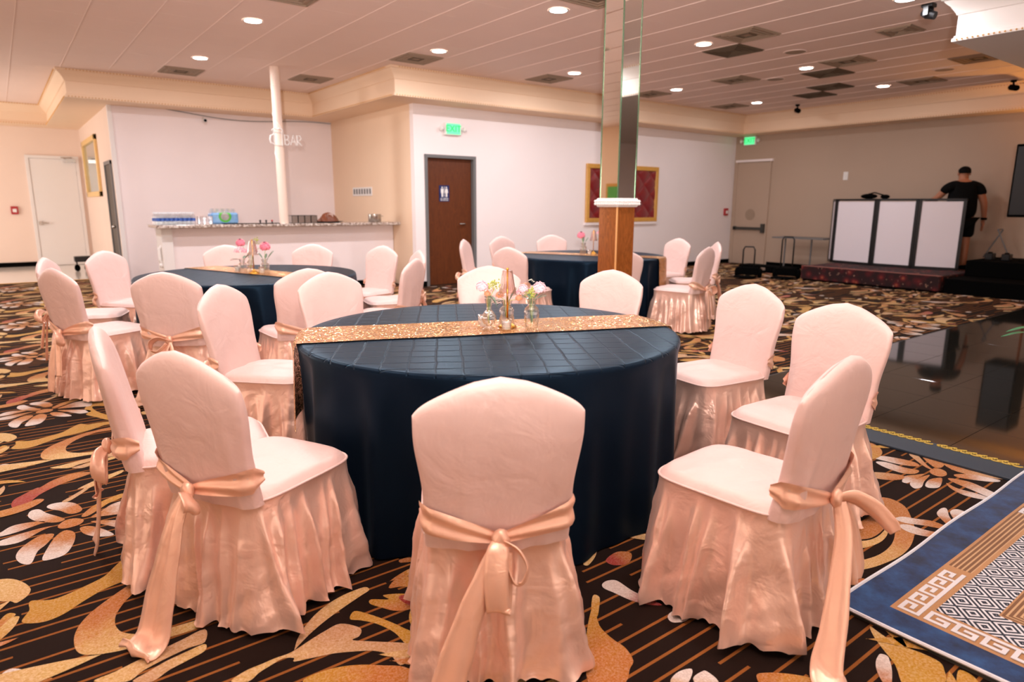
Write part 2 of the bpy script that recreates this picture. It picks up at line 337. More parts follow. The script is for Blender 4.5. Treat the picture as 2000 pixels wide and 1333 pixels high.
# floor --------------------------------------------------------------
fl = MB().box(XL, Xr, YN, 14.55, -.1, 0).build('floor', M['carpet']); struct(fl)
MOTIFS=[
('gold','gold',(-0.098, 2.603),(0.397, 2.835),[(-0.098,2.603),(-0.075,2.666),(-0.075,2.711),(-0.064,2.731),(-0.014,2.699),(0.031,2.701),(0.093,2.726),(0.159,2.76),(0.207,2.825),(0.262,2.884),(0.299,2.841),(0.337,2.842),(0.397,2.835),(0.46,2.811),(0.447,2.76),(0.384,2.764),(0.334,2.729),(0.283,2.7),(0.235,2.684),(0.154,2.663),(0.104,2.634),(0.065,2.606),(0.022,2.572),(-0.022,2.557),(-0.063,2.567)]),
('orange','cream',(0.103, 2.533),(0.188, 2.227),[(0.429,2.687),(0.37,2.689),(0.298,2.669),(0.228,2.638),(0.164,2.589),(0.103,2.533),(0.063,2.478),(0.041,2.423),(0.033,2.371),(0.036,2.313),(0.057,2.275),(0.107,2.246),(0.167,2.228),(0.231,2.223),(0.296,2.212),(0.391,2.211),(0.4,2.251),(0.346,2.26),(0.283,2.266),(0.239,2.274),(0.199,2.297),(0.165,2.335),(0.153,2.379),(0.154,2.419),(0.165,2.464),(0.199,2.528),(0.239,2.574),(0.284,2.609),(0.339,2.632),(0.412,2.63)]),
('cream','pink',(0.063, 2.121),(0.351, 2.151),[(0.063,2.121),(0.118,2.131),(0.177,2.146),(0.242,2.159),(0.31,2.173),(0.386,2.189),(0.37,2.118),(0.321,2.117),(0.254,2.105),(0.188,2.086),(0.141,2.062)]),
('pink','cream',(0.155, 2.052),(0.367, 2.106),[(0.155,2.052),(0.198,2.07),(0.251,2.09),(0.318,2.102),(0.367,2.106),(0.359,2.071),(0.308,2.055),(0.25,2.04),(0.201,2.017)]),
('white','orange',(-0.151, 2.308),(-0.04, 2.216),[(-0.158,2.313),(-0.143,2.335),(-0.121,2.331),(-0.085,2.287),(-0.054,2.235),(-0.033,2.211),(-0.069,2.211),(-0.123,2.239),(-0.151,2.276)]),
('cream','cream',(-0.182, 2.971),(-0.078, 2.776),[(-0.182,2.971),(-0.155,2.969),(-0.128,2.955),(-0.101,2.922),(-0.075,2.865),(-0.066,2.815),(-0.078,2.776),(-0.1,2.752),(-0.113,2.749),(-0.126,2.772),(-0.156,2.794),(-0.182,2.825)]),
('orange','gold',(-0.165, 2.628),(-0.113, 2.667),[(-0.165,2.628),(-0.148,2.672),(-0.131,2.687),(-0.113,2.667),(-0.124,2.644),(-0.144,2.613),(-0.157,2.581)]),
('orange','orange',(0.05, 3.347),(0.145, 3.347),[(0.05,3.347),(0.078,3.389),(0.117,3.386),(0.145,3.347),(0.128,3.307),(0.082,3.297),(0.053,3.314)]),
('white','orange',(-0.035, 3.555),(0.063, 3.418),[(-0.052,3.54),(-0.039,3.597),(-0.008,3.593),(0.018,3.526),(0.054,3.461),(0.079,3.406),(0.05,3.391),(0.007,3.423),(-0.03,3.469)]),
('white','orange',(0.033, 3.611),(0.125, 3.493),[(0.021,3.6),(0.04,3.626),(0.087,3.617),(0.131,3.568),(0.151,3.483),(0.134,3.448),(0.099,3.455),(0.069,3.516),(0.039,3.557)]),
('orange','gold',(0.141, 3.396),(0.317, 3.511),[(0.141,3.396),(0.183,3.47),(0.243,3.525),(0.323,3.56),(0.317,3.511),(0.256,3.474),(0.208,3.422),(0.163,3.38)]),
('orange','white',(0.184, 3.355),(0.367, 3.372),[(0.172,3.354),(0.225,3.409),(0.279,3.458),(0.366,3.454),(0.362,3.297),(0.268,3.32),(0.222,3.335)]),
('orange','white',(0.179, 3.312),(0.337, 3.132),[(0.168,3.312),(0.223,3.285),(0.33,3.205),(0.345,3.144),(0.291,3.132),(0.256,3.176),(0.212,3.243)]),
('orange','white',(0.139, 3.246),(0.226, 3.114),[(0.124,3.266),(0.153,3.27),(0.188,3.227),(0.22,3.16),(0.234,3.111),(0.204,3.114),(0.163,3.147),(0.132,3.2)]),
('orange','white',(0.072, 3.229),(-0.006, 3.041),[(0.1,3.241),(0.1,3.175),(0.081,3.095),(0.054,3.04),(0.013,3.027),(-0.021,3.045),(0.004,3.152),(0.035,3.24),(0.07,3.28)]),
('orange','white',(-0.001, 3.251),(-0.093, 3.091),[(0.031,3.267),(0.001,3.186),(-0.032,3.134),(-0.053,3.047),(-0.07,3.035),(-0.093,3.071),(-0.104,3.129),(-0.093,3.187),(-0.059,3.246),(-0.015,3.286)]),
('white','orange',(-0.164, 3.405),(-0.004, 3.423),[(-0.194,3.403),(-0.153,3.422),(-0.111,3.467),(-0.046,3.463),(0.007,3.432),(-0.048,3.403),(-0.102,3.384),(-0.153,3.381)]),
('white','orange',(-0.154, 3.301),(-0.007, 3.355),[(-0.184,3.308),(-0.154,3.333),(-0.102,3.351),(-0.023,3.367),(0.031,3.361),(-0.008,3.339),(-0.078,3.276),(-0.124,3.271),(-0.154,3.283)]),
('red','orange',(-0.101, 3.741),(0.203, 3.967),[(-0.11,3.718),(-0.1,3.781),(-0.064,3.828),(-0.008,3.884),(0.01,3.885),(0.055,3.942),(0.111,3.98),(0.167,3.993),(0.229,3.961),(0.215,3.93),(0.16,3.903),(0.108,3.876),(0.063,3.845),(-0.0,3.78),(-0.044,3.699),(-0.08,3.669),(-0.102,3.682)]),
('pink','cream',(0.082, 3.625),(0.358, 3.851),[(0.082,3.625),(0.127,3.674),(0.183,3.741),(0.155,3.751),(0.245,3.826),(0.36,3.892),(0.358,3.851),(0.259,3.776),(0.18,3.708),(0.208,3.734),(0.151,3.657),(0.104,3.608)]),
('gold','gold',(0.346, 5.583),(0.364, 5.288),[(0.346,5.583),(0.431,5.643),(0.462,5.579),(0.467,5.44),(0.498,5.339),(0.568,5.236),(0.632,5.164),(0.623,5.108),(0.509,5.18),(0.465,5.238),(0.396,5.301),(0.364,5.288),(0.381,5.156),(0.431,5.026),(0.527,4.932),(0.515,4.875),(0.468,4.888),(0.417,4.904),(0.366,5.007),(0.314,5.113),(0.333,5.168),(0.318,5.273),(0.361,5.415)]),
('red','red',(0.466, 5.2),(0.538, 5.087),[(0.466,5.2),(0.508,5.169),(0.538,5.087),(0.505,5.064),(0.473,5.135)]),
('cream','cream',(0.633, 4.969),(0.805, 4.772),[(0.633,4.969),(0.743,4.888),(0.815,4.823),(0.805,4.772),(0.73,4.816),(0.622,4.896)]),
('cream','pink',(0.387, 1.877),(0.77, 1.86),[(0.387,1.877),(0.434,1.898),(0.486,1.9),(0.526,1.902),(0.575,1.9),(0.649,1.924),(0.698,1.938),(0.756,1.946),(0.796,1.897),(0.798,1.867),(0.778,1.845),(0.755,1.839),(0.811,1.788),(0.882,1.726),(0.895,1.702),(0.862,1.65),(0.821,1.64),(0.818,1.7),(0.787,1.749),(0.735,1.784),(0.677,1.815),(0.615,1.835),(0.567,1.851),(0.572,1.868),(0.543,1.886),(0.505,1.877),(0.467,1.866),(0.428,1.846)]),
('gold','gold',(0.795, 1.952),(0.918, 1.65),[(0.795,1.952),(0.826,1.985),(0.858,1.94),(0.895,1.862),(0.919,1.795),(0.939,1.733),(0.918,1.65),(0.902,1.706),(0.884,1.72),(0.882,1.795),(0.857,1.871),(0.823,1.921)]),
('gold','orange',(0.556, 1.749),(0.828, 1.626),[(0.556,1.749),(0.609,1.759),(0.671,1.744),(0.727,1.714),(0.779,1.671),(0.828,1.626),(0.848,1.556),(0.831,1.501),(0.768,1.513),(0.683,1.569),(0.593,1.665)]),
('gold','orange',(0.949, 2.012),(0.945, 1.896),[(0.949,2.012),(1.015,1.974),(1.039,1.922),(1.042,1.865),(1.009,1.869),(0.945,1.896),(0.913,1.941),(0.888,1.992),(0.904,2.013),(0.953,1.976)]),
('orange','gold',(0.986, 2.042),(1.114, 1.969),[(0.986,2.042),(1.057,2.085),(1.112,2.019),(1.114,1.969),(1.075,1.964),(1.033,2.018)]),
('gold','orange',(1.514, 1.51),(1.374, 1.205),[(1.514,1.51),(1.452,1.416),(1.436,1.344),(1.436,1.282),(1.411,1.225),(1.374,1.205),(1.323,1.173),(1.265,1.182),(1.227,1.232),(1.365,1.389)]),
('cream','gold',(1.556, 1.554),(1.532, 1.497),[(1.556,1.554),(1.568,1.534),(1.532,1.497),(1.479,1.454),(1.486,1.489)]),
('white','red',(1.665, 1.54),(1.703, 1.384),[(1.634,1.586),(1.666,1.592),(1.696,1.57),(1.693,1.496),(1.701,1.434),(1.712,1.366),(1.676,1.393),(1.644,1.45),(1.63,1.52),(1.621,1.562)]),
('white','white',(1.673, 1.308),(1.756, 1.266),[(1.673,1.308),(1.715,1.318),(1.757,1.296),(1.756,1.266),(1.712,1.255),(1.687,1.259),(1.66,1.279)]),
('white','gold',(1.483, 1.1),(1.413, 1.049),[(1.435,1.098),(1.484,1.107),(1.525,1.091),(1.487,1.066),(1.428,1.051),(1.413,1.07)]),
('white','gold',(1.541, 1.056),(1.47, 0.998),[(1.493,1.061),(1.539,1.065),(1.553,1.055),(1.544,1.008),(1.503,0.988),(1.475,1.016)]),
('orange','gold',(1.656, 0.954),(1.8, 0.808),[(1.656,0.954),(1.688,0.946),(1.736,0.906),(1.776,0.856),(1.8,0.808),(1.76,0.787),(1.673,0.846),(1.628,0.908)]),
('red','orange',(1.767, 1.7),(1.889, 1.677),[(1.767,1.7),(1.851,1.719),(1.889,1.677),(1.823,1.631),(1.767,1.654)]),
('orange','cream',(3.131, 1.163),(2.436, 1.124),[(3.25,1.331),(3.282,1.278),(3.247,1.2),(3.137,1.125),(3.034,1.071),(2.893,1.025),(2.765,1.009),(2.644,1.02),(2.531,1.047),(2.399,1.108),(2.346,1.154),(2.395,1.18),(2.469,1.144),(2.586,1.089),(2.688,1.066),(2.795,1.07),(2.898,1.096),(3.031,1.153),(3.1,1.204),(3.17,1.295),(3.14,1.355),(3.209,1.381)]),
('cream','cream',(2.966, 1.154),(2.559, 1.247),[(2.966,1.154),(2.884,1.121),(2.787,1.111),(2.68,1.135),(2.58,1.202),(2.559,1.247),(2.65,1.296),(2.683,1.256),(2.745,1.165),(2.838,1.14)]),
('orange','orange',(2.727, 1.3),(2.985, 1.171),[(2.727,1.3),(2.923,1.251),(3.054,1.238),(3.065,1.213),(2.985,1.171),(2.886,1.15),(2.786,1.156),(2.715,1.21),(2.693,1.264)]),
('red','orange',(2.399, 1.127),(2.473, 0.969),[(2.399,1.127),(2.399,1.108),(2.44,1.072),(2.453,1.026),(2.473,0.969),(2.402,0.976),(2.384,1.018),(2.352,1.083)]),
('cream','cream',(2.194, 1.039),(2.307, 0.965),[(2.194,1.039),(2.273,1.045),(2.305,1.005),(2.307,0.965),(2.238,0.971),(2.171,1.022)]),
('white','orange',(3.765, 1.578),(3.88, 1.415),[(3.765,1.578),(3.829,1.569),(3.865,1.503),(3.88,1.415),(3.834,1.375),(3.782,1.438),(3.766,1.526)]),
('white','orange',(3.707, 1.544),(3.771, 1.35),[(3.707,1.544),(3.751,1.512),(3.752,1.412),(3.771,1.35),(3.703,1.343),(3.66,1.387),(3.668,1.475)]),
('pink','orange',(3.539, 1.488),(3.572, 1.35),[(3.539,1.488),(3.6,1.431),(3.626,1.366),(3.572,1.35),(3.505,1.389),(3.473,1.457)]),
('white','orange',(3.554, 1.342),(3.679, 1.326),[(3.563,1.346),(3.632,1.361),(3.699,1.334),(3.744,1.312),(3.64,1.311),(3.549,1.313),(3.538,1.332)]),
('white','orange',(3.507, 1.27),(3.694, 1.292),[(3.539,1.299),(3.609,1.312),(3.714,1.3),(3.748,1.287),(3.636,1.27),(3.55,1.248),(3.504,1.262)]),
('white','orange',(3.575, 1.22),(3.727, 1.246),[(3.583,1.245),(3.673,1.264),(3.737,1.25),(3.75,1.229),(3.623,1.194),(3.571,1.218)]),
('orange','orange',(3.819, 1.314),(3.818, 1.234),[(3.819,1.314),(3.881,1.304),(3.874,1.261),(3.818,1.234),(3.768,1.248),(3.774,1.29)]),
('pink','orange',(3.99, 1.489),(3.837, 1.301),[(3.99,1.489),(4.022,1.465),(3.892,1.357),(3.837,1.301),(3.858,1.357),(3.941,1.447)]),
('orange','orange',(4.013, 1.432),(3.988, 1.31),[(4.013,1.432),(4.017,1.377),(3.988,1.31),(3.91,1.295),(3.895,1.33)]),
('orange','pink',(3.988, 1.31),(4.012, 1.034),[(3.988,1.31),(4.043,1.196),(4.012,1.034),(3.951,1.101),(3.918,1.218)]),
('orange','white',(3.855, 1.195),(3.935, 1.047),[(3.864,1.212),(3.934,1.159),(3.967,1.045),(3.919,1.048),(3.863,1.122),(3.834,1.188)]),
('orange','white',(3.782, 1.182),(3.726, 0.976),[(3.789,1.211),(3.82,1.133),(3.79,1.049),(3.746,0.971),(3.682,0.979),(3.715,1.084),(3.751,1.184)]),
('orange','white',(3.706, 1.174),(3.662, 0.985),[(3.709,1.194),(3.678,1.133),(3.686,1.045),(3.667,0.981),(3.63,1.009),(3.613,1.08),(3.65,1.153)]),
('white','orange',(3.102, 1.151),(3.154, 1.029),[(3.076,1.17),(3.123,1.16),(3.152,1.113),(3.188,1.053),(3.168,0.979),(3.136,1.011),(3.11,1.062),(3.069,1.125)]),
('white','orange',(3.032, 1.104),(3.071, 0.981),[(3.028,1.131),(3.063,1.106),(3.068,1.046),(3.094,0.979),(3.082,0.958),(3.027,0.991),(2.992,1.048),(2.995,1.1)]),
('white','orange',(3.357, 1.082),(3.228, 0.99),[(3.289,1.08),(3.36,1.089),(3.381,1.073),(3.304,1.034),(3.233,0.986),(3.221,0.971),(3.199,0.996),(3.243,1.045)]),
('white','orange',(3.388, 1.041),(3.298, 0.971),[(3.354,1.049),(3.409,1.043),(3.413,1.005),(3.401,0.962),(3.323,0.952),(3.253,0.971),(3.278,1.002)]),
('cream','gold',(2.179, 0.862),(2.075, 0.702),[(2.177,0.863),(2.167,0.828),(2.156,0.786),(2.159,0.737),(2.168,0.699),(2.167,0.647),(2.134,0.621),(2.08,0.599),(2.001,0.619),(1.962,0.655),(1.979,0.68),(2.043,0.725),(2.093,0.786),(2.137,0.834)]),
('gold','gold',(2.167, 0.596),(2.163, 0.542),[(2.167,0.596),(2.181,0.572),(2.163,0.542),(2.121,0.528),(2.076,0.562)]),
]

COLS = {'gold': srgb(184, 132, 40), 'orange': srgb(176, 106, 44), 'white': srgb(208, 192, 182), 'cream': srgb(202, 162, 100), 'red': srgb(150, 34, 30), 'pink': srgb(188, 144, 102)}
def smooth_closed(P, sub=4):
    out = []; n = len(P)
    for i in range(n):
        p0, p1, p2, p3 = (Vector(P[(i+j-1) % n]) for j in range(4))
        for k in range(sub):
            u = k/sub
            out.append(tuple(.5*((2*p1)+(p2-p0)*u+(2*p0-5*p1+4*p2-p3)*u*u+(3*p1-p0-3*p2+p3)*u**3)))
    return out
rc = random.Random(11)
occ = [(sum(p[0] for p in m_[4])/len(m_[4]), sum(p[1] for p in m_[4])/len(m_[4]), .5*max(hypot(p[0]-q[0], p[1]-q[1]) for p in m_[4] for q in m_[4])) for m_ in MOTIFS]
PX, PY = 4.25, 2.032
def tdist(a, b, c, d):
    dx = (a-c+PX/2) % PX-PX/2; dy = (b-d+PY/2) % PY-PY/2; return hypot(dx, dy)
extra = []
for _ in range(12000):
    if len(extra) > 150: break
    cx, cy = rc.uniform(.75, 4.1), rc.uniform(0, PY); L = rc.choice([.16, .24, .34, .46, .6])
    if (1.15 < cx < 2.25 and .75 < cy < 1.75) or (cx >= 2.25 and .85 < cy < 1.65): continue
    if any(tdist(cx, cy, a, b) < (r*.42+L*.24) for a, b, r in occ): continue
    occ.append((cx, cy, L*.7))
    a0 = rc.gauss(0, .55)+(pi if rc.random() < .5 else 0); curl = rc.uniform(-2.2, 2.2) if L > .2 else rc.uniform(-.6, .6); wd = L*rc.uniform(.18, .30) if L > .2 else L*.3
    N = 9; pts = []; x_, y_, an = cx-cos(a0)*L*.5, cy-sin(a0)*L*.5, a0-curl/2
    for i in range(N+1):
        pts.append((x_, y_, an)); x_ += cos(an)*L/N*1.15; y_ += sin(an)*L/N*1.15; an += curl/N
    lf, rt = [], []
    for i, (px, py, aa) in enumerate(pts):
        u = i/N; ww = wd*(sin(pi*min(1, u*.93+.07))**.7)*(.55+.6*(1-u))
        lf.append((px-sin(aa)*ww*.5, py+cos(aa)*ww*.5)); rt.append((px+sin(aa)*ww*.5, py-cos(aa)*ww*.5))
    P = lf+rt[::-1]
    ca, cb = rc.choice([('gold', 'orange'), ('cream', 'gold'), ('cream', 'pink'), ('white', 'orange'), ('gold', 'cream'), ('pink', 'cream'), ('orange', 'gold'), ('orange', 'pink'), ('red', 'orange')])
    extra.append((ca, cb, pts[0][:2], pts[-1][:2], P))
def in_carpet(x, y):
    if not (XL+.1 < x < Xr-.1 and YN+.1 < y < 14.45): return False
    if x > Xc-.1 and y > Yb-.05: return False
    if y > Yw-.05 and x > Xs-.1: return False
    return True
mv, mf, mt, mc0, mc1 = [], [], [], [], []
def put_motif(mo, dx, dy, lvl):
    c0, c1, a, b, P = mo
    if not all(in_carpet(p[0]+dx, p[1]+dy) for p in P): return
    near = hypot(P[0][0]+dx, P[0][1]+dy) < 7
    Q = smooth_closed(P, 4 if near else 2); base = len(mv); ax = Vector((b[0]-a[0], b[1]-a[1])); l2 = max(ax.length_squared, 1e-6)
    for q in Q:
        mv.append((q[0]+dx, q[1]+dy, .0010+lvl*.0004)); mt.append(((q[0]-a[0])*ax.x+(q[1]-a[1])*ax.y)/l2)
    mf.append(tuple(range(base, base+len(Q)))); mc0.append(COLS[c0]); mc1.append(COLS[c1])
for ix in range(-2, 5):
    for iy in range(-5, 9):
        for k, mo in enumerate(MOTIFS): put_motif(mo, ix*PX, iy*PY, k % 4)
        for k, mo in enumerate(extra): put_motif(mo, ix*PX, iy*PY, 4+k % 3)
me = bpy.data.meshes.new('carpet_pattern'); me.from_pydata(mv, [], mf); me.materials.append(M['motif'])
bm = bmesh.new(); bm.from_mesh(me)
for f_ in bm.faces: f_.normal_update()
bmesh.ops.reverse_faces(bm, faces=[f_ for f_ in bm.faces if f_.normal.z < 0]); bm.to_mesh(me); bm.free()
at = me.attributes.new('t', 'FLOAT', 'POINT'); at.data.foreach_set('value', mt)
for nm, arr in (('c0', mc0), ('c1', mc1)):
    at = me.attributes.new(nm, 'FLOAT_COLOR', 'FACE'); at.data.foreach_set('color', [c for q in arr for c in (*q, 1)])
cp = link('carpet_pattern', me, fl); cp['kind'] = 'stuff'; cp['label'] = 'gold, orange and white swirls and flowers woven in the carpet'
hf = MB().box(XL, Xs, 14.55, Yf, -.1, 0).build('floor_hall', M['whitetile']); struct(hf)
struct(MB().box(XL, Xs, 14.52, 14.58, 0, .008).build('trim_1', M['gold_frame']))

# walls --------------------------------------------------------------
DX0, DX1, DZ = 5.47*K, 6.45*K, 2.10*K      # brown door opening (outer frame)
wb = MB().box(Xc, DX0+.03, Yb, Yb+T, 0, Zc).box(DX1-.03, Xr, Yb, Yb+T, 0, Zc).box(DX0+.03, DX1-.03, Yb, Yb+T, DZ-.03, Zc)
struct(wb.build('wall_back', M['wall']))
struct(MB().box(Xc, Xc+T, Yb+T, Yw, 0, Zc).build('wall_alcove', M['cream']))
struct(MB().box(Xs, Xc+T, Yw, Yw+T, 0, Zc).build('wall_bar', M['bar_wall']))
struct(MB().box(Xs, Xs+T, Yw+T, Yf, 0, Zc).build('wall_hall', M['hall']))
struct(MB().box(XL, Xs+T, Yf, Yf+T, 0, Zc).build('wall_far', M['hall']))
struct(MB().box(Xr, Xr+T, YN, Yb+T, 0, Zc).build('wall_right', M['rwall']))
struct(MB().box(XL-T, XL, YN, Yf+T, 0, Zc).build('wall_left', M['cream']))
struct(MB().box(XL, Xr, YN-T, YN, 0, Zc).build('wall_front', M['wall']))
bbm = M['black']
struct(MB().box(DX1+.02, Xr, Yb-.015, Yb, 0, .09).box(Xc, DX0, Yb-.015, Yb, 0, .09).build('baseboard_back', bbm))
struct(MB().box(Xr-.015, Xr, YN, 8.5*K, 0, .09).build('baseboard_right', bbm))
struct(MB().box(XL, .55*K, Yf-.02, Yf, 0, .10).build('baseboard_far', bbm))
# slender lavender edge strip where bar wall meets the hall wall
struct(MB().box(Xs-.012, Xs+.05, Yw-.06, Yw, 0, Zs).build('trim_2', M['white_paint']))

# dropped fascia (soffit) following the walls, with crown and bead mouldings
D = .5*K; CR = .125
path = [(XL, 16.8*K), (1.017*K, 16.8*K), (1.017*K, 12.16*K), (4.73*K, 12.16*K), (4.73*K, 9.005*K), (13.18*K, 9.005*K), (13.18*K, YN)]
so = MB()
so.box(XL, 1.017*K, 16.8*K, Yf, Zs, Zc)
so.box(1.017*K, Xs, 12.16*K, Yf, Zs, Zc)
so.box(Xs, 4.73*K, 12.16*K, Yw, Zs, Zc)
so.box(4.73*K, Xc, 9.005*K, Yw, Zs, Zc)
so.box(Xc, Xr, 9.005*K, Yb, Zs, Zc)
so.box(13.18*K, Xr, YN, 9.005*K, Zs, Zc)
struct(so.build('trim_3', M['cream']))
def sweep(path, prof, closed=False):
    P = [Vector(p) for p in path]; n = len(P); mb = MB(); rows = []
    for i in range(n):
        if closed: d0 = (P[i]-P[i-1]).normalized(); d1 = (P[(i+1) % n]-P[i]).normalized()
        else:
            d1 = (P[min(i+1, n-1)]-P[min(i, n-2)]).normalized(); d0 = (P[max(i, 1)]-P[max(i-1, 0)]).normalized()
        n0 = Vector((d0.y, -d0.x)); n1 = Vector((d1.y, -d1.x)); nn = (n0+n1); nn = nn/(nn.length_squared/2) if nn.length > .01 else n0
        rows.append([(P[i].x+nn.x*d, P[i].y+nn.y*d, z) for d, z in prof])
    m_ = len(prof); vs_ = [v_ for r in rows for v_ in r]; fs = []
    for i in range(n if closed else n-1):
        j = (i+1) % n
        for k in range(m_-1): fs.append((i*m_+k, j*m_+k, j*m_+k+1, i*m_+k+1))
    return mb.add(vs_, fs)
crown = [(0, Zc-.17), (.012, Zc-.165), (.018, Zc-.15), (.03, Zc-.13), (.06, Zc-.085), (.098, Zc-.05), (.105, Zc-.035), (CR, Zc-.03), (CR, Zc-.001)]
low = [(0, Zs+.055), (.012, Zs+.05), (.014, Zs+.03), (.026, Zs+.026), (.026, Zs), (0, Zs)]
tr = sweep(path, crown); b2 = sweep(path, low); tr.add(b2.v, b2.f)
trim = struct(tr.build('trim_4', M['cream'], smooth=True, auto=40))
def beads(path, d, z, pitch=.045, r=.011):
    mb = MB()
    for (x0, y0), (x1, y1) in zip(path[:-1], path[1:]):
        dv = Vector((x1-x0, y1-y0)); L = dv.length; dv /= L; n_ = Vector((dv.y, -dv.x))
        for i in range(int(L/pitch)):
            p = Vector((x0, y0))+dv*(i+.5)*pitch+n_*d
            mb.add([(p.x+dv.x*r, p.y+dv.y*r, z), (p.x-dv.x*r, p.y-dv.y*r, z), (p.x+n_.x*r, p.y+n_.y*r, z), (p.x-n_.x*r, p.y-n_.y*r, z), (p.x, p.y, z+r), (p.x, p.y, z-r)],
                [(0,2,4),(2,1,4),(1,3,4),(3,0,4),(2,0,5),(1,2,5),(3,1,5),(0,3,5)])
    return mb
bd = beads(path, CR+.004, Zc-.016); b2 = beads(path, .028, Zs+.014); bd.add(b2.v, b2.f)
o = bd.build('bead_moulding', M['gold_frame'], trim); o['kind'] = 'stuff'
# dropped box over the dance floor, seen at the upper right
SX, SY = 7.40*K, 2.83*K
struct(MB().box(SX, 13.18*K, YN, SY, Zs, Zc).build('trim_5', M['white_paint']))
path2 = [(SX, YN), (SX, SY), (13.18*K, SY)]
tr = sweep([(p[0], p[1]) for p in path2][::-1], crown); b2 = sweep(path2[::-1], low); tr.add(b2.v, b2.f)
tr2 = struct(tr.build('trim_6', M['white_paint'], smooth=True, auto=40))
bd = beads(path2[::-1], .03, Zs+.014); b3 = beads(path2[::-1], CR+.004, Zc-.016); bd.add(b3.v, b3.f)
o = bd.build('bead_moulding', M['gold_frame'], tr2); o['kind'] = 'stuff'

# ceiling of two-foot tiles -------------------------------------------
g = .5795*K
gx0, gy0 = 2.4145*K-g/2, 7.765*K-g/2
struct_c = MB().box(XL, Xr, YN, Yf, Zc+.03, Zc+.12).build('ceiling', M['tile']); struct(struct_c)
hw = g/2
tile_me = MB().box(-hw+.004, hw-.004, -hw+.0015, hw-.0015, 0, .02).mesh('ceiling_tile', M['tile'])
cells = []
for i in range(-12, 24):
    for j in range(-22, 19):
        x, y = gx0+hw+i*g, gy0+hw+j*g
        if x < XL or x > Xr or y < YN or y > Yf: continue
        if x > 5.2*K and y > 9.35*K: continue
        if y > 12.5*K and x > 1.3*K: continue
        cells.append((x, y))
fw2 = Vector((cos(_yaw), sin(_yaw)))
def vis_key(c):
    d = Vector(c); fr = d.dot(fw2); sd = abs(d.dot(Vector((fw2.y, -fw2.x))))
    inn = fr > 3.2 and sd < fr*.86
    return (0 if inn else 1, d.length)
cells.sort(key=vis_key)
for (x, y) in cells[:300]:
    link('ceiling_panel', tile_me, struct_c, (x, y, Zc))
rest = MB()
for (x, y) in cells[300:]: rest.box(x-hw+.004, x+hw-.004, y-hw+.0015, y+hw-.0015, Zc, Zc+.02)
o = rest.build('ceiling_panel_field', M['tile'], struct_c); o['kind'] = 'stuff'
gb = MB()
for i in range(-12, 25):
    x = gx0+i*g
    if XL < x < Xr: gb.box(x-.0045, x+.0045, YN, Yf if x < 1.4*K else (12.5*K if x < 5.2*K else 9.4*K), Zc-.005, Zc+.006)
for j in range(-22, 20):
    y = gy0+j*g
    if YN < y < Yf: gb.box(XL, Xr if y < 9.35*K else (5.2*K if y < 12.4*K else 1.3*K), y-.004, y+.004, Zc-.0005, Zc+.006)
o = gb.build('ceiling_grid', M['tbar'], struct_c)

# doors ---------------------------------------------------------------
d1 = struct(MB().box(DX0+.06, DX1-.06, Yb+.06, Yb+.10, .008, DZ-.05).build('door_1', M['doorwood']))
fr = MB().box(DX0, DX0+.055, Yb-.02, Yb+.11, 0, DZ).box(DX1-.055, DX1, Yb-.02, Yb+.11, 0, DZ).box(DX0, DX1, Yb-.021, Yb+.11, DZ-.055, DZ)
tag(fr.build('door_frame', M['greyframe'], d1, bevel=.004), 'grey steel door frame')
hx = 6.235*K
h = MB().tube([(hx, Yb+.065, 1.0*K), (hx, Yb+.02, 1.0*K), (hx-.03, Yb+.012, 1.0*K), (hx-.11, Yb+.012, 1.0*K)], .011, 8).lathe([(.032, 0), (.032, .012)], 16, (hx, Yb+.05, 1.0*K-.006))
h.build('door_handle', M['chrome'], d1, smooth=True, auto=40)
# restroom plate on the brown door
px, pz = 5.862*K, 1.495*K
plate = thing('restroom_sign', 'blue restroom sign with white figures on the brown door', 'sign', (px, Yb+.06, pz))
MB().box(-.10, .10, -.006, 0, -.135, .135).build('plate', simple('sign_blue', srgb(28, 44, 96), .35), plate)
def figure(cx, skirt):
    mb = MB(); mb.ball((cx, -.009, .10), .014, 10, (1, .3, 1))
    if skirt: out = [(-.02, .08), (.02, .08), (.034, .01), (.016, .01), (.014, -.06), (-.014, -.06), (-.016, .01), (-.034, .01)]
    else: out = [(-.026, .08), (.026, .08), (.026, .005), (.016, .005), (.014, -.06), (-.014, -.06), (-.016, .005), (-.026, .005)]
    n = len(out); mb.add([(cx+a, -.0068, b) for a, b in out]+[(cx+a, -.012, b) for a, b in out], [tuple(range(n)), tuple(range(2*n-1, n-1, -1))]+[(i, (i+1) % n, n+(i+1) % n, n+i) for i in range(n)])
    return mb
figure(-.042, False).build('man_pictogram', M['white'], plate)
figure(.042, True).build('woman_pictogram', M['white'], plate)
MB().box(-.003, .003, -.010, -.006, -.06, .115).build('divider', M['white'], plate)
def text(body, size, mat, parent, loc, rot, name='lettering', depth=.002, align='CENTER'):
    cu = bpy.data.curves.new('txt', 'FONT'); cu.body = body; cu.size = size; cu.align_x = align; cu.align_y = 'CENTER'; cu.extrude = depth
    ob = bpy.data.objects.new('txt', cu); COL.objects.link(ob); bpy.context.view_layer.update()
    me = bpy.data.meshes.new_from_object(ob.evaluated_get(bpy.context.evaluated_depsgraph_get())); bpy.data.objects.remove(ob)
    me.name = name; me.materials.clear(); me.materials.append(mat)
    o = link(name, me, parent); o.location = loc; o.rotation_euler = rot; return o
text('ALL GENDER', .028, M['white'], plate, (0, -.008, -.087), (pi/2, 0, 0))
text('RESTROOM', .030, M['white'], plate, (0, -.008, -.115), (pi/2, 0, 0))

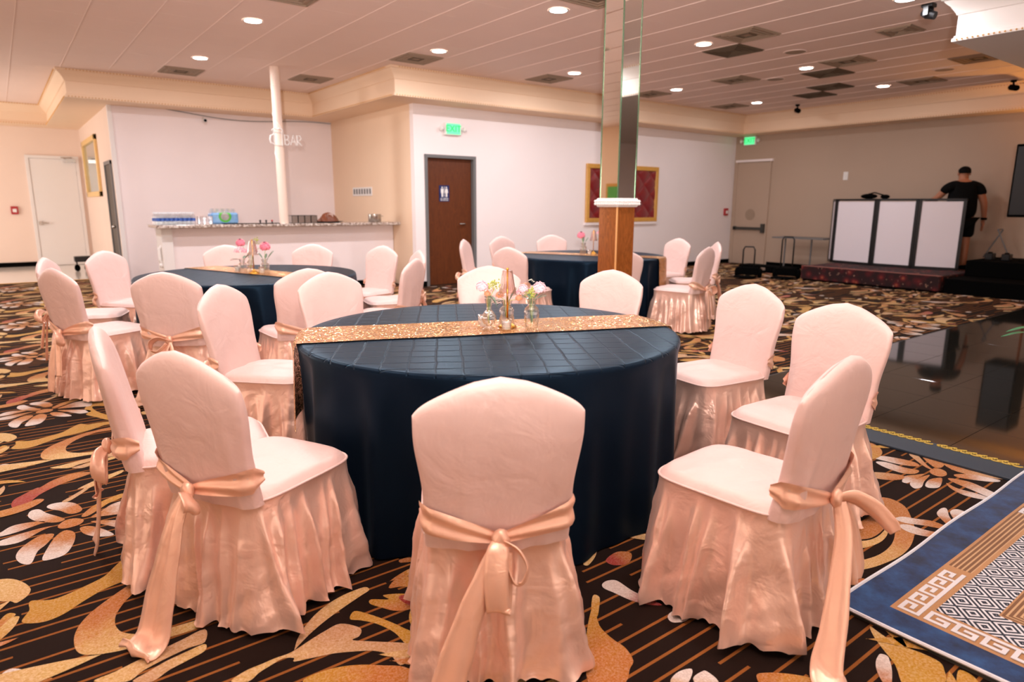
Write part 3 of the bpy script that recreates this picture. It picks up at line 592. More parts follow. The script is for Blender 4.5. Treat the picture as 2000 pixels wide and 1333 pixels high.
# white hall door on the far wall
x0, x1, zt = .60*K, 1.50*K, 2.27*K
d2 = struct(MB().box(x0+.05, x1-.05, Yf-.035, Yf, .01, zt-.05).build('door_2', M['white_paint']))
MB().box(x0-.02, x0+.045, Yf-.05, Yf, 0, zt).box(x1-.045, x1+.02, Yf-.05, Yf, 0, zt).box(x0-.02, x1+.02, Yf-.051, Yf, zt-.045, zt+.02).build('door_frame', M['white_paint'], d2, bevel=.004)
MB().tube([(.71*K, Yf-.035, .9*K), (.71*K, Yf-.09, .9*K), (.73*K, Yf-.095, .9*K), (.85*K, Yf-.095, .9*K)], .014, 8).lathe([(.04, -.04), (.04, .04)], 12, (.71*K, Yf-.055, .9*K)).build('door_handle', M['chrome'], d2)
c = MB().box(1.24*K, 1.46*K, Yf-.11, Yf-.036, 2.16*K, 2.23*K).tube([(1.30*K, Yf-.09, 2.23*K), (1.2*K, Yf-.2, 2.25*K), (1.40*K, Yf-.06, 2.26*K)], .012, 6)
c.build('door_closer', M['steel'], d2)
for hz in (.25, 1.2, 2.0): MB().box(1.455*K, 1.475*K, Yf-.045, Yf-.03, hz, hz+.1).build('hinge', M['steel'], d2)
fa = thing('fire_alarm', 'small red fire alarm pull station left of the white hall door', 'fire alarm', (.293*K, Yf, 1.165*K))
MB().box(-.065, .065, -.05, 0, -.085, .085).build('body', M['red'], fa, bevel=.006)
MB().box(-.035, .035, -.06, -.05, -.04, .03).build('pull_handle', M['white'], fa)
# dark door in the hall side wall
y0, y1, zt = 12.90*K, 13.70*K, 2.0*K
d3 = struct(MB().box(Xs-.012, Xs+.02, y0+.06, y1-.06, .01, zt-.05).build('door_3', M['dark']))
MB().box(Xs-.03, Xs+.02, y0, y0+.06, 0, zt).box(Xs-.03, Xs+.02, y1-.06, y1, 0, zt).box(Xs-.031, Xs+.02, y0, y1, zt-.05, zt+.01).build('door_frame', M['greyframe'], d3)
MB().ball((Xs-.06, y0+.13, .98), .032, 10).tube([(Xs-.01, y0+.13, .98), (Xs-.05, y0+.13, .98)], .012).build('door_knob', M['chrome'], d3, smooth=True)
# framed window on the hall side wall
y0, y1, z0, z1 = 14.48*K, 16.7*K, 1.44*K, 2.54*K
w1 = struct(MB().box(Xs-.010, Xs-.002, y0+.09, y1-.09, z0+.09, z1-.09).build('window_1', simple('window_pane', srgb(176, 186, 180), .04, .5)))
MB().box(Xs-.05, Xs, y0, y0+.1, z0, z1).box(Xs-.05, Xs, y1-.1, y1, z0, z1).box(Xs-.05, Xs, y0, y1, z0, z0+.1).box(Xs-.05, Xs, y0, y1, z1-.1, z1).build('window_frame', M['frame_wood'], w1, bevel=.006)
# right wall door with panic bar
y0, y1, zt = 8.57*K, 9.42*K, 2.31*K
d4 = struct(MB().box(Xr-.02, Xr, y0+.03, y1-.03, .01, zt-.05).build('door_4', M['rwall']))
MB().box(Xr-.035, Xr, y1-.03, y1+.02, 0, zt).box(Xr-.035, Xr, y0-.02, y0+.03, 0, zt).build('door_frame', M['rwall'], d4)
MB().box(Xr-.06, Xr, y0-.06, y1+.02, zt-.03, zt+.02).build('lintel', M['wall'], d4)
pb = MB().box(Xr-.09, Xr-.05, y0+.05, y1-.06, .78*K, .84*K).box(Xr-.10, Xr-.02, y0+.02, y0+.10, .72*K, .92*K).box(Xr-.09, Xr-.02, y1-.10, y1-.04, .77*K, .85*K)
tag(pb.build('panic_bar', M['dark'], d4), 'dark panic bar')
MB().lathe([(.01, 0), (.12, .002), (.13, .008)], 20, (0, 0, 0)).build('vision_plate', M['vent'], d4, (Xr-.022, 8.99*K, 1.12*K)).rotation_euler = (0, -pi/2, 0)
fa2 = thing('fire_alarm', 'red fire alarm on the back wall near the right corner', 'fire alarm', (13.40*K, Yb, 1.176*K))
MB().box(-.065, .065, -.05, 0, -.085, .085).build('body', M['red'], fa2, bevel=.006)
MB().box(-.035, .035, -.06, -.05, -.04, .03).build('pull_handle', M['white'], fa2)
sp = thing('wall_plate', 'small white plate on the bare right wall above the booth', 'wall plate', (Xr, 6.9*K, 1.91*K))
MB().box(-.012, 0, -.05, .05, -.085, .085).build('plate', M['white'], sp, bevel=.003)
MB().box(-.02, -.012, -.012, .012, -.025, .025).build('switch', M['white'], sp)
sw = thing('switch_panel', 'row of seven grey light switches on the wall at the bar end', 'light switch', (Xc, 11.0*K, 1.55*K))
ya, yb_ = 10.75*K, 11.75*K
sw.location = (Xc, 11.42*K, 1.53*K)
MB().box(-.012, 0, -.42, .42, -.07, .09).build('plate', M['white'], sw, bevel=.003)
for i in range(7): MB().box(-.02, -.012, -.36+i*.115-.02, -.36+i*.115+.03, -.035, .06).build('rocker', M['greyframe'], sw)

cb = thing('wall_cable', 'thin sagging cable along the top of the bar wall', 'cable', (Xs, Yw, 2.78*K))
MB().tube([(u*(Xc-Xs-.05)+.04, -.02, .10-.07*u+.03*sin(u*9)-.06*sin(pi*u)) for u in [i/24 for i in range(25)]], .007, 6).build('cord', M['greyframe'], cb)
# exit signs
def exit_sign(loc, rz, label):
    e = thing('exit_sign', label, 'exit sign', loc, rz)
    MB().box(-.16, .16, -.06, 0, -.10, .10).build('housing', M['white'], e, bevel=.008)
    MB().box(-.135, .135, -.064, -.06, -.085, .085).build('green_panel', M['green'], e)
    text('EXIT', .15, emit('exit_letter_green', srgb(10, 200, 92), .7), e, (0, -.066, 0), (pi/2, 0, 0))
    for s in (-1, 1):
        l = MB().tube([(s*.16, -.03, -.01), (s*.2, -.04, -.01)], .012).lathe([(.028, 0), (.042, .05), (.045, .06)], 14, (0, 0, 0))
        l = MB().tube([(s*.15, -.03, 0), (s*.21, -.04, 0)], .015).ball((s*.225, -.05, 0), .045, 12, (.8, 1, 1))
        l.build('emergency_lamp', M['white'], e, smooth=True)
    return e
exit_sign((5.988*K, Yb, 2.505*K), 0, 'green exit sign above the brown restroom door')
exit_sign((Xr, 9.12*K, 2.74*K), -pi/2, 'green exit sign above the door with the panic bar')
# red tufted panel
xa, xb, za, zb = 8.965*K, 11.0*K, .985*K, 2.09*K
rp = thing('tufted_panel', 'red tufted velvet panel in a golden wood frame on the back wall', 'wall panel', ((xa+xb)/2, Yb, (za+zb)/2))
hx, hz = (xb-xa)/2, (zb-za)/2
for n_, b in (('frame_rail', (-hx, hx, -hz, -hz+.09)), ('frame_rail', (-hx, hx, hz-.09, hz)), ('frame_stile', (-hx, -hx+.09, -hz+.09, hz-.09)), ('frame_stile', (hx-.09, hx, -hz+.09, hz-.09))):
    MB().box(b[0], b[1], -.05, 0, b[2], b[3]).build(n_, M['gold_frame'], rp, bevel=.008)
def tuft(u, v_):
    x, z = -hx+.085+u*(2*hx-.17), -hz+.085+v_*(2*hz-.17); p = .42
    a, b = x/p+z/p, x/p-z/p
    h = (abs(sin(pi*a))*abs(sin(pi*b)))**.5
    return (x, -.008-.035*h, z)
MB().grid(120, 60, tuft).build('tufted_pad', M['velvet'], rp, smooth=True)
MB().box(-hx-.02, hx+.02, -.045, 0, -hz-.05, -hz).build('ledge', M['wall'], rp)
# green framed panel on the left wall (seen in the column mirror)
gp = thing('moss_panel', 'green moss panel in a golden frame on the left wall', 'wall panel', (XL, 12.4, 1.45))
MB().box(0, .05, -.66, .66, -.5, .5).build('frame', M['gold_frame'], gp)
MB().box(.05, .07, -.58, .58, -.42, .42).build('moss', simple('green_moss', srgb(96, 176, 90), .8), gp)

# downlights -----------------------------------------------------------
LX = [.093, 2.4145, 4.7225, 7.05, 9.375, 11.717]; LY = [-1.44, .86, 3.166, 5.46, 7.765, 10.11]
names = {(1, 5): 'recessed downlight in front of the bar wall, left of the white pole', (1, 4): 'recessed downlight, upper left of the photo, out from the bar',
 (2, 4): 'recessed downlight beside the ceiling vent at the cornice corner', (2, 3): 'recessed downlight at the top of the photo just left of the mirrored column',
 (3, 4): 'recessed downlight left of the mirrored column above the back wall', (3, 3): 'recessed downlight beside two large ceiling vents right of the column',
 (4, 4): 'recessed downlight right of the mirrored column above the red panel', (4, 3): 'recessed downlight beside the darkest ceiling vent',
 (5, 4): 'farthest recessed downlight, near the corner above the exit door', (5, 3): 'recessed downlight nearest the right wall cornice', (3, 2): 'recessed downlight cut by the top edge beside the black stage fixture'}
DIMY = [.3, .35, .55, .95, 1.1, 1.1]
DIM = [1, 1, 1, .85, .45, .30]      # the far right circuits are dimmed
ring_me = MB().lathe([(.088, .0), (.105, -.006), (.11, -.002), (.11, .004)], 24, cap=False).mesh('trim_ring', M['white'], smooth=True)
disc_me = MB().lathe([(.001, -.001), (.09, -.001)], 24, cap=False).mesh('lens', M['bulb'])
for i, lx in enumerate(LX):
    for j, ly in enumerate(LY):
        if j == 5 and i > 1: continue
        if i >= 4 and j < 3: continue
        if (i, j) == (0, 5): pass
        seen = (i, j) in names
        if seen: t = thing('ceiling_downlight', names[(i, j)], 'downlight', (lx*K, ly*K, Zc-.006), 0, 'recessed ceiling downlights'); off = Vector((0, 0, 0))
        else: t = struct_c; off = Vector((lx*K, ly*K, Zc-.006))
        link('trim_ring', ring_me, t, off); link('lens', disc_me, t, off)
        ld = bpy.data.lights.new('downlight_lamp', 'AREA'); ld.shape = 'DISK'; ld.size = .17; ld.energy = P_CAN*DIM[i]*DIMY[j]; ld.color = CAN_COL
        lo = bpy.data.objects.new('lamp', ld); COL.objects.link(lo); lo.parent = t; lo.location = off+Vector((0, 0, -.012))

# ceiling vents -----------------------------------------------------------
VN = [(2.404, 11.24, 0, 'ceiling vent above the left end of the bar'), (4.14, 10.66, 0, 'ceiling vent just right of the white pole'), (4.71, 8.34, 0, 'ceiling vent over the cornice corner'),
 (7.04, 8.34, 0, 'ceiling vent over the back wall, left of the mirrored column'), (2.41, 6.6, 0, 'ceiling vent cut by the top edge of the photo, at left'), (7.05, 4.87, 1, 'largest ceiling vent at right, upper of a touching pair'),
 (7.62, 5.45, 2, 'darker lower vent of the large touching pair'), (9.36, 6.61, 0, 'ceiling vent in the middle of the right half, below the large pair'), (9.36, 4.87, 0, 'ceiling vent above the darkest vent'),
 (9.95, 5.45, 2, 'darkest square ceiling vent beside a downlight'), (11.1, 6.02, 2, 'narrow dark vent below the darkest one'), (11.68, 6.6, 2, 'lowest thin dark vent near the corner'),
 (8.22, 3.71, 3, 'pale flat ceiling panel near the white dropped box'), (10.5, 3.71, 0, 'ceiling vent half behind the white dropped box'), (11.68, 4.87, 0, 'ceiling vent next to the right wall cornice'),
 (9.36, 8.34, 0, 'ceiling vent just right of the mirrored column'), (11.68, 8.34, 0, 'faint vent deepest in the corner above the exit door'), (4.72, 4.9, 0, 'ceiling vent at the top edge left of the column')]
for x, y, kd, lb in VN:
    v_ = thing('ceiling_vent', lb, 'vent', (x*K, y*K, Zc-.004), 0, 'square ceiling vents')
    s = .285 if kd != 3 else .2
    MB().box(-s, s, -s, s, -.004, .004).build('backing', M['ventd'] if kd == 2 else M['vent'], v_)
    for k in range(4):
        q = s-.012-k*.062; th = .022
        if q < .04: break
        MB().box(-q, q, -q, -q+th, -.014, -.004).box(-q, q, q-th, q, -.014, -.004).box(-q, -q+th, -q+th, q-th, -.014, -.004).box(q-th, q, -q+th, q-th, -.014, -.004).build('louvre', M['ventd'] if (kd == 2 or k == 3) else M['vent'], v_)
for x, y, lb in ((5.2, 5.0, 'round speaker grille by the mirrored column'), (8.3, 5.0, 'round grille between the large vents'), (9.8, 6.2, 'small round grille near the middle vent'), (11.0, 4.3, 'faint small round grille far right')):
    v_ = thing('ceiling_speaker', lb, 'speaker', (x*K, y*K, Zc-.004), 0, 'round ceiling grilles')
    MB().lathe([(.001, -.006), (.12, -.006), (.13, 0)], 24, cap=False).build('grille', M['vent'], v_)
    MB().lathe([(.13, -.004), (.15, -.008), (.155, 0)], 24, cap=False).build('rim', M['tile'], v_)
# security cameras
def cam_unit(loc, rz, label):
    t = thing('security_camera', label, 'camera', loc, rz)
    MB().lathe([(.045, 0), (.04, -.03)], 14).build('mount', M['black'], t)
    MB().tube([(0, 0, -.03), (0, -.02, -.09)], .015).build('arm', M['black'], t)
    MB().tube([(0, .06, -.10), (0, -.12, -.14)], .045, 12).build('body', M['black'], t)
cam_unit((12.55*K, 7.42*K, Zc), -.8, 'black camera on the ceiling above the exit door corner')
cam_unit((12.75*K, 3.98*K, Zc), -.8, 'black camera at the right edge of the photo')
t = thing('security_camera', 'tiny white camera under the bar fascia', 'camera', (3.0*K, Yw-.02, 2.72*K))
MB().tube([(0, 0, .05), (0, -.06, 0)], .012).build('arm', M['white'], t); MB().tube([(0, -.02, 0), (0, -.14, -.02)], .035, 12).build('body', M['white'], t); MB().tube([(0, -.141, -.02), (0, -.15, -.021)], .026, 12).build('lens', M['black'], t)
# moving head stage light on ceiling
t = thing('stage_light', 'black stage light hanging from the ceiling at the top edge', 'stage light', (7.40*K, 3.10*K, Zc)); t.scale = (.45,)*3
MB().box(-.12, .12, -.12, .12, -.08, 0).build('base', M['blackm'], t, bevel=.01)
for x_ in (-.15, .12): MB().box(x_, x_+.03, -.05, .05, -.26, -.06).build('yoke_arm', M['blackm'], t)
MB().tube([(0, .12, -.16), (0, .02, -.21), (0, -.16, -.28)], [.07, .10, .085], 14).build('head', M['blackm'], t)
# ================================================================== CHAIRS
def superell(n, hx, hy, e, cy=0):
    raw = []
    for i in range(n*4):
        a = 2*pi*i/(n*4)-pi/2; c, s = cos(a), sin(a)
        raw.append(Vector((math.copysign(abs(c)**(2/e), c)*hx, cy+math.copysign(abs(s)**(2/e), s)*hy)))
    L = [0]
    for i in range(len(raw)): L.append(L[-1]+(raw[(i+1) % len(raw)]-raw[i]).length)
    out = []; k = 0
    for i in range(n):
        t = L[-1]*i/n
        while L[k+1] < t: k += 1
        u = (t-L[k])/max(1e-9, L[k+1]-L[k]); out.append(raw[k].lerp(raw[(k+1) % len(raw)], u))
    return out
def lerp_tab(x, tab):
    if x <= tab[0][0]: return tab[0][1]
    for (a, b), (c, d) in zip(tab[:-1], tab[1:]):
        if x <= c: u = (x-a)/(c-a); u = u*u*(3-2*u); return b+(d-b)*u
    return tab[-1][1]
HW = [(.42, .206), (.50, .209), (.60, .210), (.80, .232), (.95, .232)]
def back_y(z): return -.195-.085*max(0, (z-.44)/.51)**.9
def catmull(P, sub=6):
    P = [Vector(p) for p in P]; out = []
    for i in range(len(P)-1):
        p0, p1, p2, p3 = P[max(i-1, 0)], P[i], P[i+1], P[min(i+2, len(P)-1)]
        for k in range(sub):
            u = k/sub; out.append(.5*((2*p1)+(p2-p0)*u+(2*p0-5*p1+4*p2-p3)*u*u+(3*p1-p0-3*p2+p3)*u**3))
    out.append(P[-1]); return out
def ribbon(path, widths, side, sub=6, nw=7, thick=.0035, fold=.006, seed=0, nf=2.0):
    C_ = catmull(path, sub); n = len(C_); W_ = [lerp_tab(i/(n-1)*(len(widths)-1), list(enumerate(widths))) for i in range(n)]
    S_ = catmull(side, sub) if isinstance(side[0], (tuple, list)) else [Vector(side)]*n
    rr = random.Random(seed); ph = rr.uniform(0, 6); mb = MB()
    top = []; bot = []
    for i, p in enumerate(C_):
        t = (C_[min(i+1, n-1)]-C_[max(i-1, 0)]).normalized(); s = S_[i]; s = (s-t*s.dot(t)).normalized(); nn = t.cross(s)
        for k in range(nw):
            u = k/(nw-1)*2-1
            q = p+s*u*W_[i]*.5+nn*fold*sin(u*pi*nf*.5+ph+i*.08)*min(1, W_[i]/.05)
            top.append(q+nn*thick*.5); bot.append(q-nn*thick*.5)
    N = len(top); vs_ = top+bot; fs = []
    for i in range(n-1):
        for k in range(nw-1):
            a = i*nw+k; fs.append((a, a+1, a+nw+1, a+nw)); fs.append((N+a, N+a+nw, N+a+nw+1, N+a+1))
        a = i*nw; fs.append((a, a+nw, N+a+nw, N+a)); a = i*nw+nw-1; fs.append((a, N+a, N+a+nw, a+nw))
    for k in range(nw-1):
        fs.append((k, N+k, N+k+1, k+1)); a = (n-1)*nw+k; fs.append((a, a+1, N+a+1, N+a))
    return mb.add(vs_, fs)

NR = 300
def chair_meshes(seed):
    rr = random.Random(seed); R = {}
    # --- backrest cover
    fo = [(rr.uniform(-.18, .18), rr.uniform(.012, .03), rr.uniform(.4, 1), rr.uniform(-.12, .12)) for _ in range(9)]
    def bk(ui, t):
        a = 2*pi*ui; c, s = cos(a), sin(a)
        u = math.copysign(abs(c)**.5, c); q = math.copysign(abs(s)**.5, s)
        zt = .952-.090*((u*u+.05)**.7-.05**.7)/(1.05**.7-.05**.7)-.016*abs(u)**14
        z = .445+(zt-.445)*t; hw_ = lerp_tab(z, HW); x = u*hw_
        th = .036*sqrt(max(0, 1-t**14))*(1-.25*t)+.002
        y = back_y(z)+q*th+.012*u*u
        wr = 0
        for (x0, w_, am, ln) in fo:
            wr += am*math.exp(-((x-x0-ln*(t-.1))/w_)**2)
        y += (-.0085 if q < 0 else .006)*wr*max(0, 1-t*1.15)**.8*(1 if abs(u) < .95 else .3)
        y += .0018*sin(17*x+9*z+seed)*sin(11*z+seed*2)
        return (x, y, z)
    mb = MB().grid(72, 40, bk, wrap=True); n = 72
    mb.f.append(tuple(39*n+i for i in range(n))); mb.m.append(0)
    R['back_cover'] = mb.mesh('back_cover', M['cover'], smooth=True)
    # --- seat top and skirt
    hx, hy, cy = .214, .246, .030
    per = superell(NR, hx, hy, 5.5, cy)
    nrm = []
    for i in range(NR):
        t = per[(i+1) % NR]-per[i-1]; nrm.append(Vector((t.y, -t.x)).normalized())
    dirn = 1 if nrm[0].dot(per[0]-Vector((0, cy))) > 0 else -1
    nrm = [v_*dirn for v_ in nrm]
    wv = [(rr.uniform(-.2, .2), rr.uniform(-.2, .2), rr.uniform(0, 6.3), rr.uniform(25, 60)) for _ in range(5)]
    def seat(ui, r):
        i = int(round(ui*100))*3 % NR; p = Vector((0, cy)).lerp(per[i], r**.75)
        e = r**.75; z = .498-.010*e**2-.030*max(0, (e-.86)/.14)**2
        for (a, b, ph, fq) in wv: z += .0011*sin(fq*((p.x-a)*cos(ph)+(p.y-b)*sin(ph)))*(1-e**6)
        return (p.x, p.y, z)
    mb = MB().grid(100, 16, seat, wrap=True)
    # piping
    mb.tube([(per[i].x+nrm[i].x*.002, per[i].y+nrm[i].y*.002, .459) for i in range(0, NR, 3)], .0045, 6, closed=True)
    R['seat_cover'] = mb.mesh('seat_cover', M['cover'], smooth=True)
    nfold = 25
    folds = [((k+rr.uniform(-.32, .32))/nfold, rr.uniform(.0055, .0125), rr.uniform(.35, 1.25), rr.uniform(-.028, .028), rr.uniform(0, .14)) for k in range(nfold)]
    scal = 40
    zig = rr.uniform(0, 6.3)
    def sk(ui, t):
        i = int(round(ui*NR)) % NR; s = i/NR; p = per[i]; nn = nrm[i]
        f = 0
        for (s0, w_, am, ln, t0) in folds:
            d = (s-s0-ln*t+.5) % 1-.5
            if abs(d) < .06 and t > t0: f += am*math.exp(-abs(d/w_)**1.6)*min(1, (t-t0)/.25)
        corner = (abs(nn.x)*abs(nn.y)*2)**1.5
        off = .002+.044*t**1.05+.034*corner*t**1.2+.054*(f-.42)*t**.48
        off += .0035*sin(31*t+14*s*2*pi+zig)*sin(7*t+5*s*6.28)*t
        off += .006*sin(3*t*pi)*sin(s*6.28*4+zig)*.5
        z = .457-.440*t
        if t > .999: z += .011*abs(sin(pi*scal*s))
        x = p.x+nn.x*off+.006*sin(9*t+s*40)*t; y = p.y+nn.y*off
        y = y
        return (x, y, z+.008*sin(s*6.28*3+zig)*t)
    R['skirt'] = MB().grid(NR, 22, sk, wrap=True).mesh('skirt', M['satin'], smooth=True)
    # --- sash band
    drop = rr.uniform(.035, .06)
    def sash(u, v_):
        s = u*2-1; a = abs(s)
        if a > .72:
            k = (a-.72)/.28; x = .213+.002*k; y = -.216+.045*k
        else:
            k = a/.72; x = .213*k; y = -.262+.030*k**2.5
            if k > .9: y += (k-.9)*.16
        x = math.copysign(x, s)
        zc = .548-drop*(1-min(1, a/.8)**.9)-.0*a; wd = .028+.060*min(1, a/.75)**.8
        if a > .72: wd -= .055*(a-.72)/.28
        z = zc+(v_-.5)*wd
        rid = .0075*sin(v_*pi*3.0+s*5+seed)*min(1, .4+a)
        if a > .72: x += math.copysign(.003+rid*.5, s)
        else: y -= .006+rid*.8
        return (x, y, z)
    R['sash'] = MB().grid(70, 12, sash).mesh('sash', M['sash'], smooth=True)
    return R
LEGS = MB()
def leg_mesh():
    return MB().tube([(0, 0, .44), (0, 0, .2), (0, 0, 0)], [.014, .013, .010], 8).mesh('leg', M['dark'])
leg_me = leg_mesh()
variants = [chair_meshes(s) for s in (3, 8, 14, 21)]
KZ = .497
def knot(parent, z=KZ):
    mb = MB()
    def kn(u, v_):
        a = 2*pi*u; t = pi*v_; w_ = 1+.16*sin(3*a+4*t)
        return (.024*w_*sin(t)*cos(a), -.284-.020*w_*sin(t)*sin(a)*.9, z-.002+.032*cos(t))
    return mb.grid(16, 10, kn, wrap=True).mesh('knot', M['sash'], smooth=True, merge=.0004)
knot_me = knot(None)
SX1 = (1, .12, 0)
# tie styles: list of (part name, mesh)
def style_a():   # hanging folded loop in the middle, long tail to the left (seen from behind: +x)
    lo = ribbon([(.0, -.292, .495), (.012, -.318, .47), (.018, -.335, .40), (.014, -.338, .335), (.010, -.333, .31), (.004, -.324, .335), (-.004, -.318, .40), (-.012, -.304, .47)], [.045, .062, .066, .066, .066, .06, .05, .04], (1, 0, .05), seed=1, fold=.002)
    lo2 = ribbon([(-.01, -.292, .49), (-.045, -.312, .475), (-.068, -.318, .43), (-.06, -.318, .385), (-.035, -.316, .38), (-.015, -.308, .43), (-.005, -.298, .48)], [.035, .045, .05, .05, .05, .04, .03], (.2, -.7, .6), seed=2, fold=.003)
    ta = ribbon([(.005, -.292, .485), (.04, -.318, .42), (.085, -.335, .31), (.13, -.352, .18), (.165, -.368, .07), (.185, -.385, .012)], [.04, .055, .075, .095, .10, .10], (.95, -.1, .35), seed=3, fold=.006)
    return [('sash_loop', lo), ('sash_loop', lo2), ('sash_tail', ta)]
def style_b():   # tail to the floor with a flat end, second tail flipped sideways
    ta = ribbon([(.0, -.292, .485), (.02, -.322, .40), (.07, -.345, .28), (.13, -.365, .14), (.18, -.375, .04), (.205, -.40, .010), (.225, -.45, .006), (.24, -.50, .005)], [.04, .05, .06, .075, .09, .10, .11, .085], (.35, .95, .1), seed=4, fold=.005)
    tb = ribbon([(-.005, -.292, .495), (-.03, -.325, .50), (-.05, -.375, .475), (-.055, -.42, .44), (-.056, -.44, .42)], [.04, .055, .062, .058, .04], (.15, -.4, .9), seed=5, fold=.006)
    tc = ribbon([(-.01, -.292, .48), (-.03, -.316, .42), (-.05, -.335, .32), (-.06, -.345, .25), (-.062, -.348, .21)], [.04, .055, .075, .085, .06], (.9, .1, 0), seed=6, fold=.007)
    return [('sash_tail', ta), ('sash_loop', tb), ('sash_tail', tc)]
def style_c():   # wide tail curling up on the floor
    ta = ribbon([(.0, -.292, .485), (.015, -.325, .41), (.03, -.355, .29), (.05, -.385, .15), (.06, -.41, .045), (.065, -.445, .014), (.065, -.475, .018), (.06, -.47, .040)], [.045, .06, .085, .115, .13, .135, .13, .12], (1, 0, .05), seed=7, fold=.008, nf=3)
    lo = ribbon([(-.005, -.292, .49), (-.035, -.316, .505), (-.062, -.322, .48), (-.058, -.32, .45), (-.03, -.312, .455), (-.008, -.298, .48)], [.035, .045, .05, .05, .04, .03], (.1, -.8, .5), seed=8, fold=.004)
    return [('sash_loop', lo), ('sash_tail', ta)]
def style_d():   # bow of two loops with two tails
    la = ribbon([(.0, -.292, .49), (.05, -.325, .515), (.095, -.335, .49), (.10, -.335, .44), (.06, -.325, .42), (.01, -.302, .475)], [.035, .05, .055, .055, .045, .03], (0, -.8, .5), seed=9, fold=.004)
    ta = ribbon([(.0, -.29, .485), (.03, -.318, .41), (.05, -.335, .30), (.06, -.35, .2)], [.04, .055, .065, .06], (1, .1, .1), seed=10, fold=.006)
    tb = ribbon([(.0, -.29, .48), (-.02, -.318, .40), (-.035, -.34, .27), (-.04, -.355, .14), (-.042, -.362, .08)], [.04, .055, .065, .07, .06], (1, .1, -.1), seed=11, fold=.006)
    return [('sash_loop', la), ('sash_tail', ta), ('sash_tail', tb)]
STY = []
for sfn in (style_a, style_b, style_c, style_d):
    STY.append([(n_, mb.mesh(n_, M['sash'], smooth=True)) for n_, mb in sfn()])
def make_chair(peak, ang, label, group, var=0, sty=3, flip=False):
    # peak: ground position under the top of the backrest; ang: facing direction (radians)
    f = Vector((cos(ang), sin(ang)))
    loc = (peak[0]+f.x*.28, peak[1]+f.y*.28, 0)
    t = thing('banquet_chair', label, 'chair', loc, ang-pi/2, group)
    V_ = variants[var]
    for n_ in ('seat_cover', 'skirt', 'back_cover', 'sash'): link(n_, V_[n_], t)
    link('knot', knot_me, t)
    for n_, me in STY[sty]:
        o = link(n_, me, t)
        if flip: o.scale = (-1, 1, 1)
    for sx in (-1, 1):
        for sy in (-.17, .2): link('leg', leg_me, t, (sx*.17, sy, 0))
    return t
CA = (1.793*K, 2.527*K); CB = (1.64*K, 5.822*K); CC = (5.513*K, 5.741*K)
G1, G2, G3 = 'chairs around the nearest table', 'chairs around the left table', 'chairs around the far right table'
CH = [
 # px (survey), py, table, d-angle, var, style, flip, label
 (.939, 1.279, CA, 4, 0, 0, True, 'peach satin chair nearest the camera, its back squarely to us, folded sash hanging'),
 (1.885, .885, CA, 1, 1, 1, True, 'peach satin chair at right front, seen side-on, sash end lying on the carpet'),
 (2.914, 1.409, CA, 42, 2, 3, False, 'peach satin chair at right facing left, half hidden by the side-on chair'),
 (3.233, 2.069, CA, 10, 3, 3, False, 'peach satin chair beside the right end of the gold runner, near the dance floor'),
 (3.181, 3.088, CA, 0, 0, 3, False, 'peach satin chair across the nearest table, in front of the mirrored column'),
 (2.684, 3.796, CA, 0, 1, 3, False, 'peach satin chair across the nearest table, right behind the flower vases'),
 (1.622, 3.861, CA, 0, 2, 3, False, 'peach satin chair behind the left rear edge of the nearest table'),
 (.884, 3.706, CA, 6, 3, 3, False, 'peach satin chair at the left end of the nearest table, its seat showing'),
 (.405, 2.095, CA, 9, 2, 2, True, 'peach satin chair at left front, angled away, wide sash tail curling on the carpet'),
 (.218, 2.664, CA, -4, 1, 0, True, 'peach satin chair at far left of the nearest table, seen nearly edge-on'),
 (.261, 5.296, CB, 4, 3, 3, False, 'peach satin chair at the far left of the left table, sash tied at its back'),
 (.386, 6.309, CB, 0, 0, 3, False, 'peach satin chair just behind the leftmost chair of the left table'),
 (.821, 6.863, CB, 0, 1, 3, False, 'peach satin chair of the left table nearest the hall door'),
 (.834, 4.685, CB, 0, 2, 3, True, 'peach satin chair with its back to us at the left front of the left table'),
 (1.593, 4.414, CB, 3, 3, 3, False, 'peach satin chair with its back to us at the middle front of the left table'),
 (1.832, 7.293, CB, 0, 0, 3, False, 'peach satin chair behind the left table, against the bar front at left, behind the flowers'),
 (2.638, 6.979, CB, 0, 1, 3, False, 'peach satin chair behind the left table, against the middle of the bar front'),
 (3.138, 6.324, CB, 0, 2, 3, False, 'bright peach satin chair at the right end of the left table, against the bar'),
 (2.545, 4.708, CB, 0, 3, 0, False, 'peach satin chair at right front of the left table, seen from behind'),
 (3.063, 5.522, CB, 0, 0, 3, False, 'narrow edge-on peach satin chair at the right of the left table, beside the brown door'),
 (4.504, 6.911, CC, 0, 1, 3, False, 'peach satin chair in front of the right jamb of the brown door'),
 (5.366, 7.313, CC, 0, 2, 3, False, 'peach satin chair behind the far table at left, against the white wall'),
 (4.071, 5.400, CC, 0, 3, 3, False, 'peach satin chair at left front of the far table, back in soft folds'),
 (6.254, 7.302, CC, 0, 0, 3, False, 'peach satin chair behind the far table, below the red panel, showing only its top'),
 (4.978/K, 4.722/K, CC, 0, 1, 3, False, 'peach satin chair at the far table partly hidden by the wood column'),
 (6.952, 5.638, CC, 0, 2, 3, False, 'peach satin chair at the right end of the far table, seen from the front'),
 (5.764, 4.376, CC, 4, 3, 3, False, 'peach satin chair at the right front of the far table, sash tied in a bow'),
 (6.633, 4.844, CC, 0, 0, 3, False, 'rightmost peach satin chair of the far table, seen edge-on'),
]
